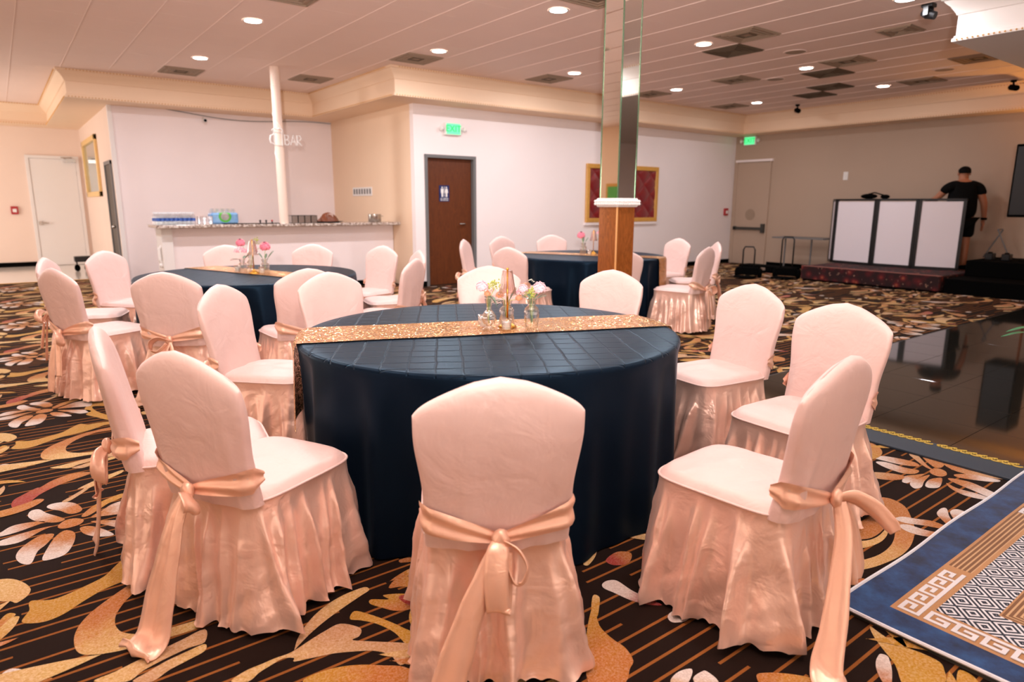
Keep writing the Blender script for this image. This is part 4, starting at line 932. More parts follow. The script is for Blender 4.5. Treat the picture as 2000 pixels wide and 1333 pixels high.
for px, py, tc, da, va, sty, fl_, lb in CH:
    p = (px*K, py*K); dd = hypot(p[0]-tc[0], p[1]-tc[1])
    if dd < 1.58: p = (tc[0]+(p[0]-tc[0])*1.58/dd, tc[1]+(p[1]-tc[1])*1.58/dd)
    ang = atan2(tc[1]-p[1], tc[0]-p[0])+radians(da)
    make_chair(p, ang, lb, {id(CA): G1, id(CB): G2, id(CC): G3}[id(tc)], va, sty, fl_)

# ================================================================== TABLES
TZ, TR = .779, .9225
def cloth_mesh(seed, nf=24, amp=1.0):
    rr = random.Random(seed)
    folds = [((k+rr.uniform(-.35, .35))/nf, rr.uniform(.008, .020), rr.uniform(.3, 1.1)) for k in range(nf)]
    N = 288
    def fn(u, v_):
        a = 2*pi*u
        if v_ < .30: r = max(.004, (v_/.30)**.8*(TR-.02)); z = TZ
        elif v_ < .40:
            k = (v_-.30)/.10*pi/2; r = TR-.02+.02*sin(k); z = TZ-.02*(1-cos(k))
        else:
            t = (v_-.40)/.60; f = 0
            for s0, w_, am in folds:
                d = (u-s0+.5) % 1-.5
                if abs(d) < .05: f += am*math.exp(-(d/w_)**2)
            r = TR+.018*t+.085*amp*(min(f, 1.0)-.80)*t**.6; z = TZ-.02-(TZ-.028)*t
        return (r*cos(a), r*sin(a), z)
    mb = MB().grid(N, 41, fn, wrap=True)
    return mb.mesh('tablecloth', M['navy'], smooth=True)
def runner_mesh(mid, width, l0, l1):
    # strip along local x at local y = mid; hangs over both ends
    def fn(u, v_):
        y = mid+(v_-.5)*width; e = sqrt(max(.01, (TR+.004)**2-y*y))
        wob = .004*sin(u*23+v_*2)
        tot = l0+2*e+l1; s = u*tot
        if s < l0:
            d = l0-s; x = -e-.012*min(1, d/.03)-.035*d; z = TZ+.006-d
        elif s > l0+2*e:
            d = s-l0-2*e; x = e+.012*min(1, d/.03)+.035*d; z = TZ+.006-d
        else:
            x = s-l0-e; q = min(1, (e-abs(x))/.03); z = TZ+.004+.002*q
        return (x, y+wob, z)
    mb = MB().grid(220, 14, fn)
    n = len(mb.v)
    # thin lining below
    return mb.mesh('runner_cloth', M['sequin'], smooth=True)
def table(c, seed, label, group, ra, mid, wd, l0, l1, rlabel):
    t = thing('round_table', label, 'table', (c[0], c[1], 0), 0, group)
    link('tablecloth', cloth_mesh(seed), t)
    MB().lathe([(.02, TZ-.035), (TR-.02, TZ-.035), (TR-.02, TZ-.006), (.02, TZ-.006)], 48).build('tabletop', M['frame_wood'], t)
    for s in (-1, 1):
        MB().tube([(s*.5, -.35, .0), (s*.5, -.35, TZ-.04)], .015).tube([(s*.5, .35, .0), (s*.5, .35, TZ-.04)], .015).build('leg', M['dark'], t)
    r = thing('table_runner', rlabel, 'table runner', (c[0], c[1], 0), ra, 'gold sequin runners')
    link('runner_cloth', runner_mesh(mid, wd, l0, l1), r)
table(CA, 1, 'round table nearest the camera under a navy pintuck cloth', 'round navy tables', radians(-22.2), .045, .385, .42, .10, 'gold sequin runner across the nearest round table')
table(CB, 2, 'round table at left under a navy pintuck cloth, in front of the bar', 'round navy tables', radians(-70.3), .10, .31, .25, .3, 'gold sequin runner on the left table in front of the bar')
table(CC, 3, 'far round table under a navy cloth, behind the wood column', 'round navy tables', radians(-64), .0, .34, .2, .62, 'gold sequin runner on the far table, hanging down at its right')

# ================================================================== CENTREPIECES
def petals(mb, c, r, n=26, mi=0, seed=0, up=.6):
    rr = random.Random(seed)
    for k in range(n):
        th = 2.399*k; v_ = (k+.5)/n; ph = math.acos(1-1.55*v_); d = Vector((sin(ph)*cos(th), sin(ph)*sin(th), cos(ph)))
        a = d.cross(Vector((0, 0, 1)) if abs(d.z) < .95 else Vector((1, 0, 0))).normalized(); b = d.cross(a)
        w_ = r*(.42+.3*v_); q = Vector(c)+d*r*(.8+.2*v_)
        P = [q-b*w_*.7-d*r*.28, q-a*w_*.6+d*r*.02, q+b*w_*.55+d*r*.14, q+a*w_*.6+d*r*.02, q+d*r*.1]
        mb.add(P, [(0, 1, 4), (1, 2, 4), (2, 3, 4), (3, 0, 4)], mi)
    return mb
def leafp(mb, base, tip, w_, mi=0, nrm=(0, 0, 1)):
    b, t = Vector(base), Vector(tip); d = t-b; s = d.cross(Vector(nrm)).normalized()*w_*.5; up = s.cross(d).normalized()*w_*.12
    m1 = b.lerp(t, .35); m2 = b.lerp(t, .7)
    return mb.add([b, m1+s+up, m1, m1-s+up, m2+s*.8+up, m2, m2-s*.8+up, t], [(0, 1, 2), (0, 2, 3), (1, 4, 5, 2), (2, 5, 6, 3), (4, 7, 5), (5, 7, 6)], mi)
FM = {'pink': simple('pink_petal', srgb(238, 168, 184), .6), 'lpink': simple('pale_pink_petal', srgb(242, 196, 204), .6), 'rose': simple('rose_petal', srgb(236, 130, 150), .6), 'peach': simple('peach_petal', srgb(224, 150, 110), .6),
 'ivory': simple('ivory_petal', srgb(240, 234, 214), .6), 'lime': simple('lime_sprig', srgb(172, 178, 84), .6), 'sage': simple('sage_leaf', srgb(134, 158, 136), .6), 'green': simple('dark_green_leaf', srgb(56, 84, 56), .5), 'core': simple('dark_flower_core', srgb(90, 30, 46), .6)}
def vase_profile(kind):
    if kind == 'bud': return [(.030, 0), (.032, .004), (.012, .016), (.012, .02), (.024, .028), (.036, .048), (.036, .066), (.022, .088), (.012, .098), (.014, .12), (.020, .150), (.0225, .165)]
    if kind == 'urn': return [(.024, 0), (.030, .006), (.036, .06), (.038, .085), (.032, .104), (.018, .118), (.022, .138), (.028, .152)]
    return [(.036, 0), (.038, .004), (.038, .065), (.034, .078), (.022, .088), (.022, .094), (.029, .115), (.030, .12)]
def make_vase(kind, loc, label, flowers, h, group='flower vases', scale=1.0, seed=0):
    t = thing('flower_vase', label, 'vase', loc, 0, group); t.scale = (scale,)*3
    pr = vase_profile(kind); inner = [(max(.002, r-.003), z+(.004 if i == 0 else 0)) for i, (r, z) in enumerate(pr)][::-1]
    MB().lathe(pr+inner, 48, flute=.035, nf=16, cap=False).build('glass_vase', M['glass'], t, smooth=True)
    rr = random.Random(seed); top = pr[-1][1]
    for (kd, dx, dy, dz, sz) in flowers:
        z0 = .03; st = MB().tube([(dx*.05, dy*.05, z0), (dx*.25, dy*.25, top), (dx, dy, top+dz-.01)], .0018, 5)
        if kd in ('sage', 'green'):
            fl2 = st; b = Vector((dx*.3, dy*.3, top)); leafp(fl2, b, (dx, dy, top+dz), sz); fl2.build('leaf', FM[kd], t, smooth=True); continue
        if kd == 'sprig':
            mb = st
            for q in range(26): mb.ball((dx+rr.gauss(0, sz*.45), dy+rr.gauss(0, sz*.45), top+dz+rr.gauss(0, sz*.4)), .0042, 6)
            mb.build('sprig', FM['lime'], t); continue
        if kd == 'ivory':
            mb = MB()
            for q in range(7): petals(mb, (dx+rr.gauss(0, sz*.5), dy+rr.gauss(0, sz*.5), top+dz+rr.gauss(0, sz*.4)), sz*.32, 6, seed=q)
            mb.build('white_blossom', FM['ivory'], t); continue
        if kd == 'cluster':
            mb = MB()
            for q in range(26):
                d = Vector((rr.gauss(0, 1), rr.gauss(0, 1), abs(rr.gauss(0, 1)))).normalized(); petals(mb, Vector((dx, dy, top+dz))+d*sz*.8, sz*.3, 6, seed=q)
            mb.build('blossom_cluster', FM['pink'], t); continue
        mb = petals(MB(), (dx, dy, top+dz), sz, 34, seed=seed); mb.ball((dx, dy, top+dz-.1*sz), sz*.78, 12)
        st.build('stem', FM['lime'], t); fo_ = mb.build('bloom', FM[kd], t)
        if kd == 'rose': MB().ball((dx, dy, top+dz+sz*.75), sz*.3, 8, (1, 1, .5)).build('flower_core', FM['core'], fo_)
    return t
def make_votive(loc, label, h=.058, group='votive candles'):
    t = thing('votive_candle', label, 'candle', loc, 0, group)
    pr = [(.022, 0), (.023, .003), (.026, h)]; inn = [(.0245, h), (.021, .006), (.001, .006)]
    MB().lathe([(.001, 0)]+pr+inn, 28, cap=False).build('glass_cup', M['glass'], t, smooth=True)
    MB().lathe([(.001, .0065), (.0205, .0065), (.0228, h*.72), (.001, h*.72)], 24, cap=False).build('wax', M['wax'], t, smooth=True, auto=40)
    MB().tube([(0, 0, h*.7), (.001, 0, h*.72+.008)], .0008, 5).build('wick', M['black'], t)
    return t
def make_lamp(loc, label, s=1.0, group='gold stem table lamps'):
    t = thing('table_lamp', label, 'lamp', loc, 0, group); t.scale = (s,)*3
    MB().lathe([(.001, 0), (.046, 0), (.047, .003), (.036, .012), (.020, .022), (.008, .030), (.0048, .04)], 32, cap=False).build('base', M['gold'], t, smooth=True)
    MB().tube([(0, 0, .03), (0, 0, .288)], .0048, 12).ball((0, 0, .291), .007, 10).build('stem', M['gold'], t, smooth=True)
    pr = [(.0235, .284), (.0245, .280), (.030, .25), (.036, .21), (.044, .172), (.0485, .163)]; inn = [(r-.0022, z) for r, z in pr][::-1]
    MB().lathe(pr+inn, 96, flute=.035, nf=20, cap=False).build('ribbed_shade', M['pinkglass'], t, smooth=True)
    MB().lathe([(.001, .2835), (.0235, .2835)], 24, cap=False).build('shade_cap', M['pinkglass'], t)
    return t
ZT = TZ+.0065
make_lamp((1.984, 2.647, ZT), 'gold stem lamp with ribbed glass shade on the nearest table')
make_vase('bud', (1.868, 2.644, ZT), 'small bud vase with round bulb at left of the nearest lamp', [('lpink', -.022, .025, .05, .030), ('ivory', .0, -.015, .035, .022), ('sprig', .035, -.01, .06, .035), ('sprig', .03, .02, .045, .03), ('peach', -.012, -.005, .015, .016), ('sage', .018, -.03, -.02, .03), ('sage', -.02, -.03, .005, .03), ('sage', .03, -.03, -.045, .028)], .165, seed=1)
make_vase('jar', (2.045, 2.735, ZT), 'wide ribbed glass vase behind the nearest lamp, pink and peach blooms', [('cluster', .06, -.03, .03, .026), ('cluster', -.055, .05, .04, .024), ('peach', -.03, .02, .03, .02), ('peach', .045, -.045, .015, .018), ('green', -.06, .06, -.01, .03), ('green', .0, .0, .07, .03), ('green', -.04, .03, -.015, .03), ('green', .05, -.02, .07, .03), ('cluster', .075, -.06, .05, .02)], .12, seed=2)
make_vase('urn', (2.047, 2.531, ZT), 'ribbed urn vase at right of the nearest lamp, pale pink bloom and sage leaves', [('lpink', .03, -.022, .055, .033), ('sprig', .0, 0, .04, .026), ('sprig', -.01, -.01, .02, .022), ('lpink', -.03, .03, .05, .024), ('ivory', -.035, .02, .03, .018), ('ivory', .0, -.0, .088, .016), ('sage', .055, -.045, .025, .026), ('sage', -.05, .03, .02, .024), ('sage', -.02, -.0, -.01, .028), ('sage', .03, -.03, .045, .03), ('sage', -.035, -.01, .03, .026)], .152, seed=3)
make_votive((1.896, 2.735, ZT), 'white votive candle behind the bud vase on the nearest table')
make_votive((1.922, 2.572, ZT), 'white votive candle in front of the nearest lamp')
# left table
make_lamp((1.745, 6.06, ZT), 'gold stem lamp with glass shade on the left table')
make_vase('jar', (1.69, 6.20, ZT), 'short ribbed vase with a pink blossom cluster on the left table', [('cluster', -.01, .01, .06, .05), ('cluster', .035, .02, .055, .035), ('green', .06, -.03, .05, .035), ('green', -.09, .05, .0, .03), ('sage', .04, .03, .03, .03)], .12, seed=5)
make_vase('jar', (1.85, 6.085, ZT), 'tall ribbed vase with one pink bud at right on the left table', [('rose', .01, -.01, .115, .045), ('sage', .07, -.05, .08, .03), ('sage', -.04, .03, .06, .03), ('sage', .03, .02, .05, .03)], .12, scale=1.0, seed=6)
make_vase('bud', (1.80, 6.35, ZT), 'bud vase with a raised pink bud behind the left table lamp', [('rose', -.06, .05, .09, .04), ('sprig', .10, -.07, .07, .04), ('sprig', .06, -.04, .11, .03)], .165, seed=7)
make_votive((1.80, 6.02, ZT), 'white votive candle right of the lamp on the left table')
make_votive((1.662, 6.285, ZT), 'white votive candle at the left of the flowers on the left table')
# far table
make_vase('jar', (5.89, 6.25, ZT), 'small vase with a pink rose on the far table', [('rose', -.02, .02, .09, .045), ('sage', .05, -.03, .07, .03), ('sage', .02, .03, .08, .03)], .12, scale=1.1, seed=8)
make_lamp((5.95, 6.13, ZT), 'gold stem lamp with glass shade on the far table')
make_vase('urn', (5.98, 6.02, ZT), 'ribbed vase with pink blooms beside the wood column on the far table', [('pink', .02, -.02, .05, .05), ('cluster', .0, .02, .10, .05), ('sage', -.04, .03, .05, .03)], .152, seed=9)
make_votive((5.80, 6.04, ZT), 'white votive candle on the far table runner')
# ================================================================== MIRRORED COLUMN
s = .232
col = thing('mirrored_column', 'square column, mirrored above a white band and glossy wood below', 'column', (4.465, 4.306, 0))
ZR = 1.412
MB().box(0, s, 0, s, 0, ZR-.02).build('wood_casing', M['column_wood'], col, bevel=.004)
for (x0, x1, y0, y1) in ((-.004, 0, .0, s), (0, s, -.004, 0)):
    pass
MB().box(-.006, .006, -.006, .006, 0, ZR-.02).build('corner_bead', simple('veneer_edge', srgb(220, 160, 100), .2), col)
MB().box(.01, s-.01, .01, s-.01, ZR, Zc).build('core', M['white_paint'], col)
for nm, b in (('mirror_panel', (.002, .012, .004, s-.004)), ('mirror_panel', (.004, s-.004, .002, .012)), ('mirror_panel', (s-.012, s-.002, .004, s-.004)), ('mirror_panel', (.004, s-.004, s-.012, s-.002))):
    MB().box(*b, ZR+.02, Zc).build(nm, M['mirror'], col)
for (a, b) in ((.004, .004), (s-.004, .004), (.004, s-.004)):
    MB().box(a-.005, a+.005, b-.005, b+.005, ZR+.02, Zc).build('mirror_edge', M['mirroredge'], col)
e = .03
MB().box(-e, s+e, -e, s+e, ZR-.04, ZR+.04).build('band', M['white_paint'], col, bevel=.018)
mb = MB()
for k in range(11):
    t = -.02+k*(s+.04)/10
    for z in (ZR-.012, ZR+.012):
        mb.ball((t, -e-.002, z), .013, 6); mb.ball((-e-.002, t, z), .013, 6)
mb.build('band_rope', M['white_paint'], col)

# ================================================================== BAR
bx0, bx1, by0, by1, bz = 1.66*K, Xc, 10.0*K, 10.62*K, 1.085
bar = thing('bar_counter', 'long white bar with a speckled granite top along the bar wall', 'bar counter', ((bx0+bx1)/2, by0, 0))
ox, oy = (bx0+bx1)/2, by0
def rel(mb): mb.v = [(x-ox, y-oy, z) for x, y, z in mb.v]; return mb
rel(MB().box(bx0, bx1-.005, by0, by1, bz-.045, bz)).build('countertop', M['granite'], bar, bevel=.006)
rel(MB().box(1.886*K, bx1-.01, 10.27*K, 10.38*K, .09, bz-.045)).build('front_panel', M['bar_wall'], bar)
rel(MB().box(1.745*K, 1.885*K, 10.2*K, 10.60*K, 0, bz-.045)).build('end_panel', M['white_paint'], bar, bevel=.004)
rel(MB().box(1.90*K, bx1-.01, 10.255*K, 10.37*K, 0, .09)).build('plinth', M['black'], bar)
rel(MB().tube([(1.75*K, 10.3*K, .78), (1.72*K, 10.3*K, .74), (1.72*K, 10.3*K, .58), (1.74*K, 10.3*K, .52)], .022, 8).ball((1.73*K, 10.3*K, .5), .035, 8)).build('end_bracket', M['white'], bar)
pole = thing('support_pole', 'slender white pole rising from the bar top to the ceiling', 'pole', (3.573, 10.62, bz))
MB().lathe([(.068, 0), (.068, Zc-bz)], 24).build('shaft', M['hall'], pole, smooth=True, auto=40)
mb = MB()
for k in range(8): mb.lathe([(.069, 0), (.074, .015), (.069, .03)], 24, (0, 0, Zc-bz-.32+k*.035), cap=False)
mb.build('ribbed_collar', M['hall'], pole, smooth=True)
MB().tube([(.07*cos(a*.55), .07*sin(a*.55), 1.9-.05*a) for a in range(0, 20)], .006, 6).build('wrapped_cable', M['white'], pole)
# neon style sign: mug and BAR, unlit white tubes
sg = thing('bar_sign', 'unlit white tube sign with a mug and the word BAR on the pole', 'sign', (3.573, 10.53, 2.36))
mug = MB().tube([(-.10, 0, .09), (-.10, 0, -.10), (.02, 0, -.10), (.02, 0, .09), (-.10, 0, .09)], .011, 6)
mug.tube([(-.10, 0, .06), (-.15, 0, .04), (-.165, 0, -.02), (-.15, 0, -.07), (-.10, 0, -.08)], .011, 6).tube([(-.10, 0, .09), (-.13, 0, .12), (-.09, 0, .145), (-.05, 0, .13), (-.02, 0, .15), (.03, 0, .13), (.02, 0, .09)], .011, 6)
mug.build('mug_tube', M['white'], sg)
B = MB().tube([(.06, 0, -.085), (.06, 0, .06), (.11, 0, .055), (.12, 0, .02), (.10, 0, -.005), (.06, 0, -.01), (.11, 0, -.015), (.13, 0, -.05), (.11, 0, -.085), (.06, 0, -.085)], .009, 6)
A_ = MB().tube([(.15, 0, -.085), (.19, 0, .06), (.23, 0, -.085)], .009, 6).tube([(.165, 0, -.035), (.215, 0, -.035)], .009, 6)
R_ = MB().tube([(.25, 0, -.085), (.25, 0, .06), (.30, 0, .055), (.315, 0, .02), (.295, 0, -.01), (.25, 0, -.012), (.32, 0, -.085)], .009, 6)
for m_ in (B, A_, R_): m_.build('letter_tube', M['white'], sg)
MB().tube([(-.05, .01, .16), (.0, .07, .18), (.0, .09, .3)], .004, 5).build('hanging_wire', M['white'], sg)
# water bottles
blue = simple('bottle_label_blue', srgb(52, 92, 170), .4); capm = simple('bottle_cap_white', srgb(232, 236, 240), .4)
plast = thin_glass('bottle_plastic', (.93, .96, .98), .75)
bo_me = MB().lathe([(.001, 0), (.031, 0), (.032, .01), (.032, .125), (.026, .15), (.013, .172), (.013, .18)], 14, cap=False).mesh('bottle_body', plast, smooth=True)
la_me = MB().lathe([(.0328, .06), (.0328, .105)], 14, cap=False).mesh('label', blue, smooth=True)
ca_me = MB().lathe([(.0145, .176), (.0145, .195), (.001, .195)], 12, cap=False).mesh('cap', capm)
n = 0
for r in range(3):
    for c in range(9):
        t = thing('water_bottle', 'small clear water bottle with blue label, in rows at the bar end', 'bottle', (1.79+c*.058-r*.010, 10.60+r*.075, bz), 0, 'water bottles on the bar'); t.scale = (.88, .88, .92)
        link('bottle_body', bo_me, t); link('label', la_me, t); link('cap', ca_me, t)
gl_me = MB().lathe([(.001, 0), (.026, 0), (.034, .12), (.032, .12), (.024, .008), (.001, .008)], 16, cap=False).mesh('tumbler', M['glass'], smooth=True)
for k in range(3):
    o = link('drinking_glass', gl_me, None, (2.335+k*.078, 10.62+.03*(k % 2), bz)); tag(o, ('left', 'middle', 'right')[k]+' clear glass of three between the water bottles and the wrapped pack', 'glass', 'clear glasses on the bar')
pk = thing('water_pack', 'shrink wrapped pack of water with green and blue print on the bar', 'water pack', (2.72, 10.82, bz))
pk.scale = (1.08, 1.0, 1.12)
bm_ = MB()
for r in range(3):
    for c in range(5): bm_.lathe([(.001, 0), (.032, 0), (.032, .15), (.014, .19), (.013, .205), (.001, .205)], 10, (-.14+c*.068, -.07+r*.068, 0), cap=False)
bm_.build('bottles', plast, pk, smooth=True)
def wrap_mat():
    t = NT('printed_shrink_wrap'); o_ = t.obj(); x = t.xyz(o_)
    n_ = t.noise(o_, 14, 3); r = t.m('SQRT', t.m('ADD', t.m('POWER', t.m('MULTIPLY', x[0], 1.0), 2), t.m('POWER', t.m('MULTIPLY', t.m('SUBTRACT', x[2], .10), 1.1), 2)))
    ring = t.m('MULTIPLY', t.m('GREATER_THAN', r, .055), t.m('LESS_THAN', r, .085)); inn = t.m('LESS_THAN', r, .055)
    c = t.mix(n_, srgb(60, 120, 190), srgb(150, 190, 214)); c = t.mix(ring, c, srgb(80, 170, 60)); c = t.mix(inn, c, t.mix(n_, srgb(60, 80, 90), srgb(200, 190, 180)))
    t.P(Base_Color=c, Roughness=.15); return t.mat
MB().box(-.18, .18, -.112, .112, .004, .15).build('printed_wrap', wrap_mat(), pk, bevel=.02)
o = MB().box(2.66, 3.48, 10.535, 10.66, bz, bz+.012).build('bar_mat', M['black']); tag(o, 'long flat black bar mat along the counter edge left of the pole', 'bar mat')
for k in range(3):
    t = thing('bottle_opener', ('leftmost tiny dark', 'middle tiny dark', 'red-topped tiny')[k]+' bar tool standing on the black mat', 'bar tool', (3.20+k*.09, 10.60, bz+.012), 0, 'bar tools on the mat')
    MB().tube([(0, 0, 0), (0, 0, .03)], .01, 8).build('stem', M['blackm'], t); MB().ball((0, 0, .035), .016, 8).build('head', (M['blackm'], M['blackm'], M['red'])[k], t)
for k in range(4):
    t = thing('steel_pan', ('first', 'second', 'third', 'fourth')[k]+' stainless insert pan counted right from the pole', 'pan', (3.75+k*.105, 10.72, bz), 0, 'steel pans on the bar')
    MB().box(-.05, .05, -.09, .09, 0, .005).box(-.05, -.045, -.09, .09, 0, .12).box(.045, .05, -.09, .09, 0, .12).box(-.05, .05, -.09, -.085, 0, .12).box(-.05, .05, .085, .09, 0, .12).build('body', M['steel'], t)
    MB().box(-.053, .053, -.095, -.084, .118, .124).box(-.053, .053, .084, .095, .118, .124).box(-.053, -.044, -.095, .095, .118, .124).box(.044, .053, -.095, .095, .118, .124).build('rim', M['blackm'], t)
ft = thing('food_platter', 'dark platter heaped with brown food on the bar', 'platter', (4.37, 10.80, bz))
MB().lathe([(.001, 0), (.17, .0), (.24, .02), (.235, .024), (.001, .012)], 28, cap=False).build('tray', M['blackm'], ft, smooth=True)
def heap(u, v_):
    a = 2*pi*u; r = .17*(1-v_)**.6; q = 1+.12*sin(5*a+v_*7)+.08*sin(9*a)
    return (r*q*cos(a), r*q*sin(a)*.7, .02+.15*v_**.8)
MB().grid(30, 12, heap, wrap=True).build('heap', simple('roasted_brown', srgb(120, 62, 34), .45), ft, smooth=True)
MB().grid(20, 6, lambda u, v_: (-.05+.10*u, -.10+.05*sin(u*3), .05+.10*v_), ).build('wrapper', simple('foil_wrap', srgb(196, 170, 158), .35), ft, smooth=True)
pt = thing('steel_pot', 'round stainless pot at the right end of the bar', 'pot', (5.20, 10.78, bz))
MB().lathe([(.001, 0), (.105, 0), (.11, .008), (.11, .13), (.116, .134), (.108, .134), (.106, .01), (.001, .01)], 32, cap=False).build('body', M['steel'], pt, smooth=True, auto=40)
MB().tube([(.108, -.03, .10), (.14, -.03, .10), (.14, .03, .10), (.108, .03, .10)], .006, 6).build('handle', M['steel'], pt)

# ================================================================== HALL CORNER
ct = thing('floor_dolly', 'black low dolly with casters by the white hall door', 'dolly', (1.30*K, 15.6*K, 0)); ct.scale = (1.0, 1.0, 1.4)
MB().box(-.22, .22, -.1, .1, .14, .22).build('deck', M['blackm'], ct, bevel=.01)
MB().tube([(.2, 0, .18), (.35, -.6, .15), (.42, -1.3, .05)], .045, 8).build('arm', M['blackm'], ct)
for x, y in ((-.18, 0), (.0, .05), (.36, -.75), (.42, -1.3)):
    MB().lathe([(.05, -.02), (.05, .02)], 14).build('wheel', M['black'], ct, (x, y, .05)).rotation_euler = (pi/2, 0, .4)
    MB().tube([(x, y, .06), (x, y, .16)], .014).build('caster_fork', M['blackm'], ct)
rb = MB().box(-.03, .03, -.004, .004, -.06, .06).mesh('ribbon', M['red'])
o = MB().tube([(0, 0, .0), (.02, 0, .05), (-.01, .01, .10), (.02, .01, .12)], [.008, .012, .012, .006], 6).build('red_ribbon', M['red']); o.location = (1.13, 7.02, .50); tag(o, 'small red ribbon on the seat of the hall-side chair of the left table', 'ribbon')

# ================================================================== STAGE AND BOOTH
def oriental():
    t = NT('red_oriental_carpet'); p = t.pos(); v_ = t.node('ShaderNodeTexVoronoi', feature='F1'); t.set(v_.inputs['Vector'], p); v_.inputs['Scale'].default_value = 7
    n_ = t.noise(p, 16, 3)
    c = t.ramp(v_.outputs['Distance'], [(.0, srgb(150, 90, 48)), (.16, srgb(120, 38, 32)), (.3, srgb(78, 13, 18)), (.6, srgb(36, 8, 10))])
    c = t.mix(t.m('GREATER_THAN', n_, .67), c, srgb(140, 104, 88)); t.P(Base_Color=c, Roughness=.9); return t.mat
M['orient'] = oriental()
sx0, sx1, sy0, sy1, sz = 11.43*K, 13.55*K, 4.15*K, 6.42*K, .262*K
st = thing('stage_riser', 'low stage covered in patterned red carpet under the white booth', 'stage', ((sx0+sx1)/2, (sy0+sy1)/2, 0))
hx, hy = (sx1-sx0)/2, (sy1-sy0)/2
MB().box(-hx, hx, -hy, hy, .03, sz).build('carpeted_platform', M['orient'], st, bevel=.015)
MB().box(-hx+.03, hx-.03, -hy+.03, hy-.03, 0, .03).build('plinth', M['black'], st)
o = MB().box(-hx-.004, -hx+.08, -hy, hy, sz-.002, sz+.006).build('edge_border', simple('border_pink', srgb(150, 96, 86), .9), st)
booth = thing('dj_booth', 'folding booth of white panels in black frames on the red stage', 'booth', (12.55*K, 5.5*K, sz))
bp = [(12.95, 6.72), (12.62, 6.50), (12.50, 5.70), (12.52, 5.02), (12.68, 4.36)]
z0, z1 = 0.0, (1.448-.262)*K
white_f = NT('white_booth_fabric').P(Base_Color=srgb(236, 228, 234), Roughness=.5).mat
for (a, b) in zip(bp[:-1], bp[1:]):
    A2, B2 = Vector(((a[0]-12.55)*K, (a[1]-5.5)*K)), Vector(((b[0]-12.55)*K, (b[1]-5.5)*K)); d = (B2-A2); L = d.length/2; c = (A2+B2)/2; d.normalize()
    pn = MB().obox(c, d, L-.03, .008, z0+.05, z1-.05).build('white_panel', white_f, booth)
    f2 = MB().obox(A2+d*.025, d, .025, .02, z0, z1).obox(B2-d*.025, d, .025, .02, z0, z1).obox(c, d, L, .02, z0, z0+.05).obox(c, d, L, .02, z1-.035, z1)
    f2.build('panel_frame', M['blackm'], booth)
MB().add([((x-12.55)*K, (y-5.5)*K, z) for z in (z1-.03, z1-.002) for x, y in [(12.70, 6.45), (12.57, 5.70), (12.59, 5.02), (12.74, 4.42), (13.1, 4.42), (13.1, 6.45)]], [(5, 4, 3, 2, 1, 0), (6, 7, 8, 9, 10, 11)]+[(i, (i+1) % 6, 6+(i+1) % 6, 6+i) for i in range(6)]).build('shelf', M['blackm'], booth)
mx = thing('headphones', 'black cable heap and headphones lying on top of the booth', 'headphones', (12.80*K, 6.0*K, sz+z1+.02))
MB().ball((0, 0, .03), .10, 12, (1, 1.6, .5)).build('pad', M['black'], mx); MB().ball((.0, -.3, .02), .07, 12, (1, 1.2, .6)).build('pad', M['black'], mx)
MB().tube([(0, .1, .05), (.0, -.1, .10), (0, -.3, .04)], .012).build('band', M['black'], mx)
rs = thing('black_riser', 'black draped riser at the right edge beside the stage', 'riser', (12.6*K, 3.1*K, 0))
MB().box(-1.15, .9, -1.6, 1.02*K, 0, .24).build('lower_step', M['black'], rs, bevel=.01)
MB().box(-.35, .95, -1.6, 1.02*K, .24, .50).build('upper_step', M['black'], rs, bevel=.01)
spk = thing('loudspeaker', 'tall black loudspeaker cut by the right edge of the photo', 'loudspeaker', (12.7*K, 3.50*K, .50))
zb0, zb1 = 1.16*K-.50, 2.25*K-.50
MB().box(-.26, .26, -.24, .235, zb0, zb1).build('cabinet', M['black'], spk, bevel=.012)
MB().box(-.275, -.26, -.21, .205, zb0+.04, zb1-.04).build('grille', M['blackm'], spk)
MB().tube([(0, -.15, 0), (0, -.15, zb0)], .02).build('pole', simple('stand_pole_copper', srgb(140, 84, 50), .4, .5), spk)
MB().lathe([(.2, 0), (.19, .02)], 20).build('base', M['black'], spk, (0, -.15, 0))
for k, (yy, lb) in enumerate(((3.95, 'small black monitor on the riser, left one'), (3.72, 'small black monitor on the riser, right one'))):
    t = thing('stage_monitor', lb, 'monitor', (12.75*K, yy*K, .50)); MB().box(-.08, .08, -.06, .06, 0, .11).build('body', M['blackm'], t, bevel=.01); MB().lathe([(.04, 0), (.03, .02)], 12, (-.02, 0, .11)).build('knob', M['black'], t)
# hand trucks and side table
def hand_truck(loc, rz, label, h):
    t = thing('hand_truck', label, 'hand truck', loc, rz, 'folding hand trucks')
    MB().tube([(0, -.11, .12), (0, -.11, h-.06), (0, -.08, h), (0, .08, h), (0, .11, h-.06), (0, .11, .12)], .014, 8).build('handle', M['blackm'], t, smooth=True)
    MB().box(-.05, .06, -.2, .2, .05, .2).build('chassis', M['black'], t, bevel=.01); MB().box(-.35, -.05, -.18, .18, .02, .045).build('toe_plate', M['black'], t)
    for s_ in (-1, 1): MB().lathe([(.09, -.025), (.09, .025)], 18).build('wheel', M['black'], t, (.06, s_*.22, .09)).rotation_euler = (pi/2, 0, 0)
    return t
hand_truck((11.05*K, 7.25*K, 0), radians(20), 'smaller black hand truck in front of the door with the panic bar', .60)
hand_truck((11.5*K, 6.75*K, 0), radians(15), 'taller black hand truck beside the red stage', .80)
eq = thing('equipment_case', 'low flat black equipment case on the floor between the hand trucks', 'case', (12.3*K, 7.6*K, 0))
MB().box(-.2, .2, -.6, .6, 0, .14).build('shell', M['black'], eq, bevel=.015); MB().box(-.21, -.2, -.05, .05, .05, .11).build('latch', M['chrome'], eq)
